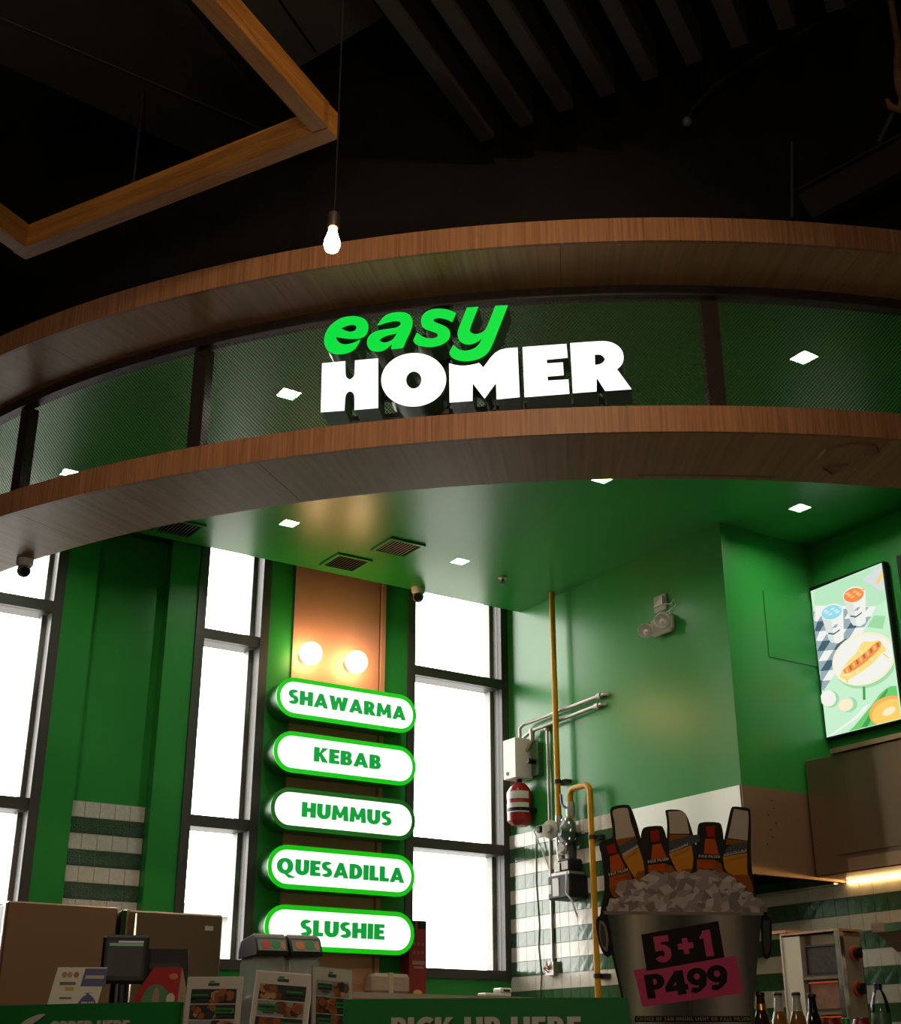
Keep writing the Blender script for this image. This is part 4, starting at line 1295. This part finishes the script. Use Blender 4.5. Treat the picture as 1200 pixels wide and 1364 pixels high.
t, f = card_stand(-149.75, 5.44, -120, .19, .4, .14, 'white payment card stand with blue printed badges on the left counter', 'payment_card')
S = .075
MB().prism([(-.10 - S, 0), (.10 - S, 0), (.10, .46), (-.10, .46)], f, -.004, 0).build('card', mat('card_white', (.72, .69, .60), .45), t)
MB().prism([(.0, .385), (.10, .385), (.10, .455), (.012, .455)], f, 0, .0006).build('printed_badge', mat('card_navy', (.05, .055, .20), .4), t)
MB().prism([(.015, .415), (.09, .415), (.092, .428), (.017, .428)], f, .0006, .001).build('printed_line', PAPER, t)
MB().prism(stadium(-.005, .075, .235, .36), f, 0, .0006).build('printed_badge', mat('card_blue', (.04, .06, .24), .4), t)
MB().box(.012, .036, .275, .325, .0006, .001, fr=f).box(.04, .062, .285, .325, .0006, .001, fr=f).build('printed_icon', PAPER, t)
MB().prism(ellipse(.06, .25, .018, .014, 14), f, .001, .0015).build('printed_dot', mat('card_cyan', (.06, .25, .38), .4), t)
for x, c in ((-.07, (.45, .2, .1)), (-.048, (.4, .3, .1)), (-.022, (.5, .08, .03))):
    MB().prism(ellipse(x, .43, .011, .012, 12), f, 0, .0006).build('printed_mark', mat('card_mark_%d' % int(-x * 1000), c, .4), t)
MB().box(-.085, -.02, .39, .402, 0, .0006, fr=f).box(-.078, -.03, .335, .343, 0, .0006, fr=f).build('printed_line', mat('card_ink', (.14, .12, .11), .5), t)
MB().box(-.06, -.025, .368, .382, 0, .0006, fr=f).build('printed_strip', mat('card_yellow', (.55, .36, .03), .4), t)
MB().box(-.10, .06, 0, .02, -.09, -.004, fr=f).build('foot', GREYPIPE, t)

t, f = card_stand(-146.15, 5.40, -118, .19, .4, .1, 'red promo tent card with a round green picture on the left counter', 'promo_card')
MB().prism([(-.105, 0), (.075, 0), (.105, .45), (-.005, .45), (-.06, .36), (-.08, .30)], f, -.003, 0).build('front_sheet', mat('promo_red', (.38, .02, .018), .5, spec=.15), t)
MB().prism([(.075, 0), (.155, 0), (.125, .38), (.105, .45)], f, -.02, -.004).build('side_sheet', mat('promo_side', (.30, .2, .12), .5), t)
MB().prism(ellipse(.012, .30, .06, .085, 24), f, 0, .0006).build('picture_disc', mat('promo_green', (.03, .16, .05), .5), t)
MB().prism(smooth_outline([(-.035, .17), (.06, .17), (.055, .27), (.03, .30), (-.01, .30), (-.03, .26)], 1, 80), f, .0006, .001).build('picture_clothes', mat('promo_blue', (.07, .09, .25), .5), t)
MB().prism(ellipse(.012, .325, .014, .05, 14), f, .001, .0014).build('picture_figure', mat('promo_skin', (.32, .16, .09), .5), t)
MB().prism(ellipse(.07, .33, .017, .022, 14), f, .001, .0014).build('printed_tag', PAPER, t)
MB().prism(ellipse(.075, .415, .018, .012, 12), f, .001, .0014).build('printed_star', mat('promo_orange', (.5, .13, .04), .5), t)
pt = MB()
for x0, x1, y in ((-.03, .06, .145), (-.06, .07, .11), (-.055, .065, .075), (-.04, .045, .045)):
    pt.box(x0 - .006, x1, y, y + .022, .001, .0014, fr=f)
pt.build('printed_text', mat('promo_text', (.45, .40, .36), .5), t)

# order screens
t = thing('customer_display', 'black framed square order display on a stalk above the payment card', 'display', tuple(ring(-149.0, 5.25, CT)))
o = ring(-149.0, 5.25, 0)
n = Vector((cos(radians(-112)), sin(radians(-112)), 0)); u = Vector((-n.y, n.x, 0)); v = (Vector((0, 0, 1)) - n * .10).normalized()
f = Fr((o.x, o.y, 1.592), u, v, u.cross(v))
MB().box(-.095, .095, -.0960, .10, -.03, 0, fr=f, b=.012).build('bezel', BLACKP, t)
MB().box(-.072, .072, -.068, .075, 0, .0015, fr=f).build('screen', mat('display_screen', (.012, .012, .011), .7, spec=.0, emit=(.017, .015, .011), estr=1), t)
MB().box(-.066, .072, .053, .064, .0015, .002, fr=f).build('screen_bar', mat('display_bar', (.05, .12, .05), .3, emit=(.028, .06, .026), estr=1), t)
MB().box(-.03, .072, .066, .074, .0015, .002, fr=f).build('screen_text', mat('display_text', (.2, .18, .18), .3, emit=(.09, .08, .085), estr=1), t)
MB().tube([(o.x, o.y, CT + .02), f.p(0, -.02, -.04)], .022, 10).build('stalk', BLACKP, t)
MB().box(o.x - .09, o.x + .09, o.y - .08, o.y + .08, CT, CT + .02, b=.006).build('base', BLACKP, t)
t = thing('cash_terminal', 'black cash terminal seen from behind, right of the order display', 'terminal', tuple(ring(-148.9, 4.98, CT)))
o = ring(-148.9, 5.0, 0)
n = Vector((cos(radians(-118)), sin(radians(-118)), 0)); u = Vector((-n.y, n.x, 0))
f = Fr((o.x, o.y, CT), u, (0, 0, 1), n)
MB().prism([(-.14, .02), (.14, .02), (.10, .55), (-.07, .55)], f, -.05, -.01).build('back_cover', BLACKP, t)
MB().box(-.06, .07, .47, .49, -.01, -.004, fr=f).build('ledge', RAILMAT, t)
MB().box(-.03, .05, .335, .435, -.01, -.008, fr=f).build('sticker', mat('terminal_sticker', (.10, .13, .13), .4), t)
MB().box(-.12, .12, 0, .02, -.16, .06, fr=f, b=.006).build('base', BLACKP, t)

# ------------------------------------------------------------------ cardboard standee of an ice bucket with six bottles
bo = ring(-122.6, 5.42, CT)
vd = Vector((bo.x, bo.y, 0)).normalized()
bn_ = -vd
bu = Vector((-bn_.y, bn_.x, 0))
bf = Fr(bo, bu, (0, 0, 1), bn_)
st = thing('bucket_standee', 'flat cardboard cutout of beer bottles in an ice bucket with a pink price tag', 'standee', tuple(bo))
STC = dict(edge=(.022, .021, .017), glass=(.42, .37, .31), amber=(.50, .20, .02), amber2=(.24, .075, .009), red=(.42, .075, .010), red2=(.27, .02, .008), label=(.06, .07, .072), silver=(.40, .38, .36),
           ice=(.27, .225, .205), ice2=(.40, .35, .32), ice3=(.19, .155, .14), ice4=(.46, .42, .385), zinc=(.125, .12, .10), zinc2=(.26, .24, .19), zinc3=(.045, .05, .046), pink=(.52, .06, .15), black=(.016, .015, .013), grey=(.19, .16, .13))
SM_ = {k: mat('standee_' + k, c, .7, spec=.06) for k, c in STC.items()}
SK = list(SM_)
lay = [0.0]
sb = MB()


def s_px(pts):
    out = []
    for x, y in pts:
        p = onp(x, y, bo, bn_) - bo
        out.append((p.dot(bu), p.z))
    return out


def sl(pts, c, sm=0):
    lay[0] += .00012
    pts = smooth_outline(pts, sm, 70) if sm else pts
    sb.prism(s_px(pts), bf, lay[0], lay[0], mi=SK.index(c))


def za(pts): return [(780 + x / 8.529, 1060 + y / 8.529) for x, y in pts]
def zb(pts): return [(900 + x / 8.529, 1060 + y / 8.529) for x, y in pts]
def zc(pts): return [(790 + x / 4.8, 1200 + y / 4.8) for x, y in pts]
def zd(pts): return [(780 + x / 4.344, 1050 + y / 4.344) for x, y in pts]


outline = zd([(140, 135), (150, 105), (235, 92), (262, 105), (300, 215), (318, 290), (325, 240), (345, 222), (430, 215), (450, 225), (470, 290), (472, 200), (460, 128), (485, 122), (550, 124), (585, 150),
              (620, 260), (638, 330), (645, 290), (648, 215), (665, 195), (765, 195), (788, 210), (800, 300), (822, 200), (840, 115), (855, 103), (940, 112), (958, 130), (955, 400), (970, 540), (990, 640),
              (995, 695), (1040, 705), (1050, 740), (1075, 760), (1078, 800), (1075, 960), (1055, 990), (1030, 985), (1018, 940), (1015, 800), (1000, 790), (1000, 900), (975, 1250), (960, 1560),
              (260, 1560), (215, 1240), (150, 960), (130, 980), (100, 960), (70, 880), (58, 790), (62, 750), (85, 735), (88, 690), (110, 600), (105, 500), (95, 400), (75, 330), (90, 305), (145, 292), (160, 270), (150, 200)])
sb.prism(s_px(smooth_outline(outline, 1, 75)), bf, -.006, 0, mi=SK.index('edge'))
# tall bottles: pale glass neck, amber body, dark label
for nk, band, lab_, body in (
    (za([(300, 185), (330, 150), (465, 130), (490, 165), (500, 260), (565, 460), (345, 498), (330, 300)]), za([(345, 500), (565, 462), (585, 520), (375, 575)]),
     za([(372, 570), (560, 470), (600, 580), (415, 690)]), za([(415, 692), (605, 590), (665, 780), (670, 930), (620, 985), (570, 960)])),
    (za([(935, 180), (1090, 170), (1140, 200), (1180, 430), (955, 430), (950, 290)]), za([(950, 440), (1180, 440), (1185, 480), (950, 515)]),
     za([(945, 520), (1180, 450), (1290, 440), (1300, 520), (950, 650)]), zd([(480, 380), (612, 330), (625, 400), (615, 480), (570, 520), (540, 505)])),
    (zb([(650, 190), (665, 150), (820, 175), (830, 250), (815, 510), (590, 480), (630, 300)]), zb([(580, 490), (815, 520), (800, 560), (570, 555)]),
     zb([(580, 590), (640, 550), (815, 525), (810, 640), (540, 690)]), zb([(535, 695), (810, 650), (810, 880), (860, 1010), (890, 1180), (860, 1230), (720, 1080), (660, 900), (560, 860)])),
):
    sl(nk, 'glass', 1); sl(band, 'amber2'); sl(body, 'amber', 1); sl(lab_, 'label')
sl(za([(560, 930), (590, 860), (668, 850), (672, 930), (620, 985)]), 'amber2')
sl(zd([(540, 500), (560, 470), (618, 465), (612, 485), (572, 518)]), 'amber2')
sl(zb([(660, 900), (830, 900), (870, 1010), (890, 1180), (860, 1230), (720, 1080)]), 'amber2')
for a in ((za([(415, 660), (590, 555), (600, 585), (425, 692)])), (za([(950, 625), (1160, 535), (1165, 565), (955, 650)])), (zb([(545, 660), (800, 605), (805, 640), (545, 690)]))):
    sl(a, 'silver')
# short bottles
for cap, neck, shoulder, belly in (
    (za([(235, 570), (330, 540), (355, 650), (260, 665)]), za([(275, 690), (375, 660), (450, 820), (285, 880)]), za([(270, 920), (500, 855), (540, 990), (490, 1110), (320, 1160), (270, 1060)]), za([(275, 940), (450, 890), (470, 1000), (280, 1040)])),
    (za([(735, 400), (830, 385), (845, 510), (745, 530)]), za([(760, 560), (855, 540), (920, 700), (745, 730)]), za([(705, 790), (960, 760), (1050, 910), (960, 920), (800, 850), (715, 900)]), za([(720, 790), (900, 770), (900, 850), (800, 850), (720, 870)])),
    (zb([(345, 350), (445, 340), (445, 470), (360, 470)]), zb([(335, 490), (445, 490), (490, 670), (320, 660)]), zb([(240, 720), (500, 730), (550, 880), (480, 920), (400, 830), (240, 900)]), zb([(250, 740), (445, 730), (440, 810), (390, 830), (245, 810)])),
):
    sl(cap, 'red2', 1); sl(neck, 'red', 1); sl(shoulder, 'amber2', 1); sl(belly, 'red', 1)
# ice
ice_all = zd([(130, 725), (160, 640), (225, 620), (280, 575), (350, 520), (385, 475), (470, 505), (540, 520), (620, 490), (720, 465), (760, 510), (820, 485), (870, 530), (890, 590), (950, 620), (985, 700), (990, 735)])
sl(ice_all, 'ice', 1)
rnd = random.Random(5)
rows = [(505, 560), (540, 600), (585, 645), (630, 690), (680, 722)]
for k, (ya, yb) in enumerate(rows):
    half = (210, 300, 355, 400, 425)[k]
    n_ = int(half / 50)
    for i in range(n_ * 2 + 1):
        x = 575 + half * (i - n_) / n_ + rnd.uniform(-14, 14)
        y = rnd.uniform(ya, yb)
        R = rnd.uniform(42, 66)
        a0 = rnd.uniform(0, 6)
        v = [(x + R * cos(a0 + j * pi / 3) * rnd.uniform(.8, 1.15), min(730, y + .85 * R * sin(a0 + j * pi / 3) * rnd.uniform(.8, 1.15))) for j in range(6)]
        c = (x + rnd.uniform(-8, 8), min(726, y + rnd.uniform(-8, 8)))
        tones = rnd.choice((('ice2', 'ice', 'ice3'), ('ice4', 'ice', 'ice2'), ('ice', 'ice3', 'ice2'), ('ice2', 'ice3', 'ice')))
        for j in range(3):
            sl(zd([c, v[2 * j], v[2 * j + 1], v[(2 * j + 2) % 6]]), tones[j])
# bucket, rim, ears
lay[0] += .00012
bk = MB().prism(s_px(zc([(95, 85), (1075, 95), (1040, 500), (1010, 900), (260, 900), (150, 400)])), bf, lay[0], lay[0])
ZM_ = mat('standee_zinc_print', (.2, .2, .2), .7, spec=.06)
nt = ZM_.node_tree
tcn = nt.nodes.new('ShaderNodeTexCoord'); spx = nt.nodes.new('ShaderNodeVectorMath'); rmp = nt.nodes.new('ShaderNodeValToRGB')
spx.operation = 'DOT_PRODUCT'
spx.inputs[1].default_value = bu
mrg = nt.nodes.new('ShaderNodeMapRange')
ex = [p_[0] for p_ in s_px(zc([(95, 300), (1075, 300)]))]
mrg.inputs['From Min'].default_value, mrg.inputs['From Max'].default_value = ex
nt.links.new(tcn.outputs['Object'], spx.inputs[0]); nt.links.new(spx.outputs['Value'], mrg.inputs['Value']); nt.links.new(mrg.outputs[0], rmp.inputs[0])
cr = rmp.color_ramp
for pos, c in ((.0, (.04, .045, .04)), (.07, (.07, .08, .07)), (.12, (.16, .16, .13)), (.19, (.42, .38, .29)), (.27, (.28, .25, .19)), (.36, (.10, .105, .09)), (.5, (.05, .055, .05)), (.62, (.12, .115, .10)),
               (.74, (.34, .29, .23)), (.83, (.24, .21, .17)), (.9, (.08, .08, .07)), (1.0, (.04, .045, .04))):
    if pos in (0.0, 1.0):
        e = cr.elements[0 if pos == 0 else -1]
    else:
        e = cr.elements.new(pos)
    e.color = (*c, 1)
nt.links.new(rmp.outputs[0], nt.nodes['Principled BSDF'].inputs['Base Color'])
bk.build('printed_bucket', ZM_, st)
sl(zc([(70, 70), (1085, 80), (1090, 98), (75, 92)]), 'grey')
sl(zc([(45, 130), (80, 140), (105, 240), (95, 330), (70, 320), (40, 230)]), 'grey', 1)
sl(zc([(52, 150), (72, 160), (88, 240), (84, 300), (66, 290), (50, 230)]), 'zinc3', 1)
sl(zc([(1085, 130), (1125, 130), (1130, 320), (1110, 355), (1090, 330)]), 'zinc3', 1)
# price tags
sl(zc([(262, 445), (912, 355), (965, 590), (318, 680)]), 'pink')
sl(zc([(310, 220), (800, 133), (840, 365), (345, 452)]), 'black')
sl(zc([(270, 738), (1005, 738), (1005, 775), (268, 775)]), 'black')
sb.build('printed_board', [SM_[k] for k in SK], st, smooth=False)


def tagframe(a, b, c):
    """frame whose origin is a, x towards b, y towards c, all read off the standee"""
    pa, pb, pc = (Vector((*q, 0)) for q in s_px([a, b, c]))
    u = bu * (pb - pa).x + Vector((0, 0, 1)) * (pb - pa).y
    return Fr(bf.p(pa.x, pa.y, lay[0] + .0002), u, bn_.cross(u), bn_), (pb - pa).length, (pc - pa).length


f, w, h = tagframe(*zc([(402, 402), (775, 355), (380, 235)]))
lettering(MB(), '5+1', f, 0, 0, h, w, .30, 0, .0004).build('price_text', SM_['pink'], st)
f, w, h = tagframe(*zc([(352, 630), (875, 560), (325, 478)]))
lettering(MB(), 'P499', f, 0, 0, h, w, .0, 0, .0004).build('price_text', SM_['black'], st)
f, w, h = tagframe(*zc([(280, 767), (1000, 767), (280, 745)]))
lettering(MB(), 'CHOICE OF SAN MIGUEL LIGHT OR PALE PILSEN', f, 0, 0, h, w, .14, 0, .0004).build('footer_text', SM_['grey'], st)
for a, b, c, word in ((*za([(440, 660), (590, 572), (432, 640)]), 'LIGHT'), (*za([(965, 640), (1165, 556), (958, 618)]), 'LIGHT'), (*zb([(560, 685), (800, 636), (556, 662)]), 'LIGHT')):
    f, w, h = tagframe(a, b, c)
    lettering(MB(), word, f, 0, 0, h, w, .14, 0, .0004).build('bottle_text', SM_['label'], st)
for a, b, c in (za([(272, 925), (490, 862), (265, 895)]), za([(715, 780), (945, 745), (712, 748)]), zb([(262, 712), (500, 722), (262, 682)])):
    f, w, h = tagframe(a, b, c)
    lettering(MB(), 'PALE PILSEN', f, 0, 0, h, w, .14, 0, .0004).build('bottle_text', SM_['silver'], st)
MB().box(-.12, .12, 0, .004, -.14, -.006, fr=bf).prism([(0, 0), (-.12, 0), (0, .35)], Fr(bf.p(0, 0, -.006), bn_, (0, 0, 1), None), -.003, .003).build('rear_strut', mat('raw_card', (.3, .22, .14), .7), st)

# ------------------------------------------------------------------ bottles and cans at the right end of the counter
BROWN = mat('brown_bottle_glass', (.045, .018, .006), .08, coat=.5)
AMBERL = mat('amber_beer', (.28, .12, .025), .12, coat=.5)
CLEARN = mat('clear_bottle_neck', (.5, .47, .40), .08, coat=.5)
DARKB = mat('dark_bottle_glass', (.012, .008, .006), .08, coat=.5)
GOLD = mat('gold_foil', (.7, .33, .06), .25, metal=.8)


def counter_at(x, r):
    """place on the counter, r metres from the curve's centre, in the column of the photograph at x"""
    d = ray(x, 1391)
    d = Vector((d.x, d.y, 0)).normalized()
    c = Vector((CX, CY, 0))
    b = d.dot(c)
    t_ = b - sqrt(b * b - c.dot(c) + r * r)
    return d * t_ + Vector((0, 0, CT + .06))


struct('trim_counter_riser', MB().sector(5.30, 5.58, CT, CT + .06, -121.4, -108, 16), mat('riser_wood', (.10, .06, .035), .4))


def bottle(px, r, h, body, neck, lab, cap=RAILMAT, foil=False):
    o = counter_at(px, r)
    t = thing('beer_bottle', lab, 'bottle', tuple(o), 'beer bottles at the right end of the counter')
    s_ = h / .27
    MB().lathe([(.026, 0), (.031, .004), (.031, .15 * s_), (.028, .175 * s_), (.0185, .205 * s_)], o, seg=24).build('body', body, t)
    MB().lathe([(.0185, .205 * s_), (.0155, .235 * s_), (.0135, .252 * s_), (.0155, .254 * s_), (.0155, .262 * s_)], o, seg=24).build('neck', neck, t)
    MB().lathe([(.0165, .258 * s_), (.0165, .266 * s_), (.013, .27 * s_)], o, seg=20).build('crown_cap', cap, t)
    if foil:
        MB().lathe([(.0195, .208 * s_), (.0175, .228 * s_)], o, seg=24, cap=False).build('foil_label', GOLD, t)
    return t


bottle(1018, 5.45, .272, BROWN, BROWN, 'brown glass beer bottle with a gold neck foil, leftmost of the bottles', foil=True)
bottle(1041.5, 5.43, .270, AMBERL, CLEARN, 'clear beer bottle next to the brown bottle with gold foil')
bottle(1066, 5.45, .270, AMBERL, CLEARN, 'clear beer bottle in front of the pale grill panel')
bottle(1087, 5.42, .268, DARKB, DARKB, 'nearly black beer bottle, right of the two clear bottles')
for px, r, lab, c in ((1111, 5.45, 'red drink can right of the dark beer bottle', 'left'), (1151, 5.46, 'red drink can next to the water bottle', 'right')):
    o = counter_at(px, r)
    t = thing('drink_can', lab, 'can', tuple(o), 'red drink cans on the counter')
    MB().lathe([(.028, 0), (.033, .008), (.033, .165), (.027, .18)], o, seg=26).build('body', mat('can_red', (.25, .014, .014), .3), t)
    MB().lathe([(.027, .18), (.028, .184), (.024, .181), (.001, .181)], o, seg=26, cap=False).build('rim', CHROME, t)
    MB().lathe([(.0334, .13), (.0334, .15)], o, seg=26, cap=False).build('printed_band', mat('can_band', (.4, .2, .15), .4), t)
o = counter_at(1130, 5.47)
t = thing('capped_bottle', 'small bottle with a bright green cap between the red cans', 'bottle', tuple(o))
MB().lathe([(.02, 0), (.024, .006), (.024, .12), (.012, .15)], o, seg=20).build('body', DARKB, t)
MB().lathe([(.014, .15), (.014, .18), (.011, .183)], o, seg=18).build('cap', mat('cap_green', (.02, .3, .06), .35), t)
o = counter_at(1178, 5.47)
t = thing('water_bottle', 'clear plastic water bottle with a navy cap and green label', 'bottle', tuple(o))
MB().lathe([(.032, 0), (.034, .01), (.034, .2), (.033, .225), (.022, .262), (.0125, .28)], o, seg=26).build('body', thin_glass('bottle_plastic', (.92, .93, .92), .06, 1.2), t)
MB().lathe([(.031, .005), (.031, .19), (.02, .192)], o, seg=26).build('water', thin_glass('bottle_water', (.93, .95, .94), .03, 1.05), t)
MB().lathe([(.0345, .10), (.0345, .20)], o, seg=26, cap=False).build('label', mat('bottle_label_green', (.06, .15, .08), .4), t)
MB().lathe([(.015, .278), (.0155, .298), (.012, .302)], o, seg=20).build('cap', mat('cap_navy', (.015, .015, .06), .4), t)

# ================================================================== HALL CEILING: HANGING FRAME, BULB, BEAMS, DUCT
F1, F2 = Vector((2.02, 3.97, 4.7)), Vector((1.20, 5.56, 4.7))
da = (F2 - F1).normalized()
db = Vector((-.857, -.515, 0)).normalized()
LB = 2.6
hf = thing('hanging_frame', 'hanging rectangular oak frame of square beams below the dark ceiling', 'ceiling frame', tuple(F1))
bw, bh = .082, .125


def beam(p, d, length, inward, m, name, parent, w=None, h=None, loc=None):
    w, h = w or bw, h or bh
    d = d.normalized()
    flip = d.cross(inward).z < 0
    o = MB().box(0, length, -w if flip else 0, 0 if flip else w, 0, h, b=.003).build(name, m, None)
    o.parent = parent
    o.location = p - parent.location
    o.rotation_euler = (0, 0, atan2(d.y, d.x))
    return o


beam(F1, da, (F2 - F1).length, db, OAK, 'frame_beam', hf)
beam(F1 + db * bw, db, LB - bw, da, OAK, 'frame_beam', hf)
beam(F2 + db * bw, db, LB - bw, -da, OAK, 'frame_beam', hf)
beam(F1 + db * LB, da, (F2 - F1).length, -db, OAK, 'frame_beam', hf)
for k in (.615,):
    p = F1 + da * ((F2 - F1).length * k) + db * .04
    rd = MB().tube([(p.x, p.y, 4.82), (p.x, p.y, 5.38)], .007, 8).build('hanger_rod', RAILMAT, hf)
    MB().lathe([(.02, 4.825), (.022, 4.845), (.012, 4.87)], (p.x, p.y, 0), seg=6).build('nut', RAILMAT, rd)

BL = Vector((1.735, 3.43, 3.80))
pb = thing('pendant_bulb', 'glowing filament bulb hanging on a thin cord before the upper wood band', 'lamp', tuple(BL))
ax = Vector((-.10, -.16, -1)).normalized()
top = BL - ax * .075
BULB = mat('lit_bulb_glass', (1, .8, .5), .3, emit=(1, 0.58, 0.22), estr=38)
MB().lathe([(.013, -.06), (.0135, -.045), (.019, -.018), (.027, .010), (.0285, .026), (.024, .046), (.012, .058), (.001, .06)], BL, ax, 24).build('bulb', BULB, pb)
MB().lathe([(.012, -.125), (.021, -.115), (.022, -.065), (.018, -.05)], BL, ax, 18).build('socket', RAILMAT, pb)
cp = BL - ax * .12
MB().tube([cp, cp - ax * .02, (cp.x + .01, cp.y + .014, cp.z + .08), (cp.x + .01, cp.y + .014, ZM)], .0028, 6).build('cord', BLACK, pb)

bdir = Vector((-.86, -.51, 0)).normalized()
bperp = Vector((.51, -.86, 0)).normalized()
E0, E1 = Vector((2.88, 4.20, 5.2)), Vector((3.62, 2.73, 5.2))
names = ('first', 'second', 'third', 'fourth', 'fifth', 'sixth', 'seventh', 'eighth', 'ninth')
for i in range(9):
    p = E0.lerp(E1, i / 8)
    t = thing('ceiling_beam', '%s charcoal ceiling beam from the left of the slanting row' % names[i], 'beam', tuple(p), 'slanting ceiling beams above the shop')
    beam(p, bdir, 3.4, bperp, BEAMMAT, 'beam_body', t, .075, .20)
    q = p + bdir * .8 + bperp * .037
    MB().tube([(q.x, q.y, 5.4), (q.x, q.y, ZM)], .006, 6).build('hanger_rod', RAILMAT, t)

dk = thing('air_duct', 'big matt black air duct slab above the hanging oak frame', 'duct', (1.6, 5.2, 5.4))
SLAB = mat('duct_black', (.03, .024, .018), .6)
def hpoly(pts, z):
    return [(lambda p: (p.x, p.y))(onp(x, y, (0, 0, z), (0, 0, 1))) for x, y in pts]
dp = hpoly([(375, 160), (280, 215), (0, 85), (-160, 10), (165, -95)], 5.4)
MB().prism(dp, Fr((0, 0, 5.4), (1, 0, 0), (0, 1, 0)), 0, .35).build('duct_body', SLAB, dk)
MB().tube([(*hpoly([(352, 172)], 5.4)[0], 5.395), (*hpoly([(-5, 20)], 5.4)[0], 5.395)], .006, 6).build('seam', SLAB, dk)
dk2 = thing('acoustic_panel', 'charcoal ceiling panel between the oak frame and the first beam', 'panel', (2.3, 4.6, 5.7))
pp = hpoly([(512, 22), (398, 90), (250, -70), (380, -150)], 5.7)
MB().prism(pp, Fr((0, 0, 5.7), (1, 0, 0), (0, 1, 0)), 0, .06).build('panel_board', mat('panel_charcoal', (.085, .08, .066), .7), dk2)
a_, b_ = hpoly([(420, 68), (330, -60)], 5.7)
MB().tube([(*a_, 5.697), (*b_, 5.697)], .006, 6).build('seam', BLACK, dk2)

# dark cable, hook and truss at the right
c1 = [onp(x, y, (4.3, 2.9, 0), (-.8, -.6, 0)) for x, y in ((1145, -4), (1090, 30), (1010, 75), (950, 115), (922, 145), (915, 162))]
t = thing('ceiling_cable', 'thin dark cable looping down from the hall ceiling to a small end plug', 'cable', tuple(c1[-1]))
MB().tube(c1, .011, 8).build('cable', mat('cable_black', (.015, .013, .01), .7, spec=.2), t)
MB().sphere(c1[-1], .026, 12).build('plug', mat('plug_grey', (.12, .11, .09), .5), t)
t = thing('steel_truss', 'dark rusty steel brace slanting above the right end of the upper band', 'brace', (4.4, 2.4, 4.9))
q = [onp(x, y, (4.6, 2.6, 0), (-.8, -.6, 0)) for x, y in ((1062, 262), (1230, 172))]
f = Fr(q[0], q[1] - q[0], (Vector((0, 0, 1))).cross(q[1] - q[0]).cross(q[1] - q[0]) * -1)
L_ = (q[1] - q[0]).length
MB().box(0, L_, -.16, 0, -.03, .03, fr=f).box(0, L_, -.01, .0, -.06, .06, fr=f).build('brace_beam', mat('rusty_steel', (.016, .012, .009), .8, spec=.2), t)
MB().tube([onp(1170, 190, (4.6, 2.6, 0), (-.8, -.6, 0)), onp(1190, 150, (4.6, 2.6, 0), (-.8, -.6, 0))], .012, 8).build('link', BEAMMAT, t)
MB().tube([onp(1055, 290, (4.6, 2.6, 0), (-.8, -.6, 0)), onp(1055, 190, (4.6, 2.6, 0), (-.8, -.6, 0))], .008, 8).build('upright_rod', BEAMMAT, t)
hk = [onp(x, y, (4.55, 2.55, 0), (-.8, -.6, 0)) for x, y in ((1196, 60), (1196, 95), (1199, 118), (1204, 132), (1198, 146), (1186, 142), (1181, 132))]
t = thing('lifting_hook', 'rusty orange lifting hook hanging at the top right border', 'hook', tuple(hk[0]))
MB().tube([(hk[0].x, hk[0].y, ZM)] + hk, [.01, .016, .022, .022, .022, .02, .016, .008], 10).build('hook', mat('rust', (.16, .08, .025), .7, var=.3, vscale=20), t)

# ================================================================== OUTSIDE
struct('ground_outside', MB().box(-60, 80, 8.7, 120, -4.2, -4.0), mat('street', (.35, .35, .34), .8, var=.1))
bl = thing('building', 'pale apartment building far off behind the left windows', 'building', (12, 60, -4))
WL = mat('pale_render', (.20, .195, .18), .8)
MB().box(-6, 34, 58, 70, -4, 7.2).build('wall', WL, bl)
MB().box(-6.3, 34.3, 57.6, 70.3, 7.2, 7.7).build('parapet', WL, bl)
for i in range(13):
    for z in (-.6, 2.2, 5.0):
        x = -4.5 + 3 * i
        w_ = MB().box(x, x + 1.3, 57.93, 58.0, z, z + 1.5).build('window', mat('shade_glass', (.16, .18, .2), .3), bl)
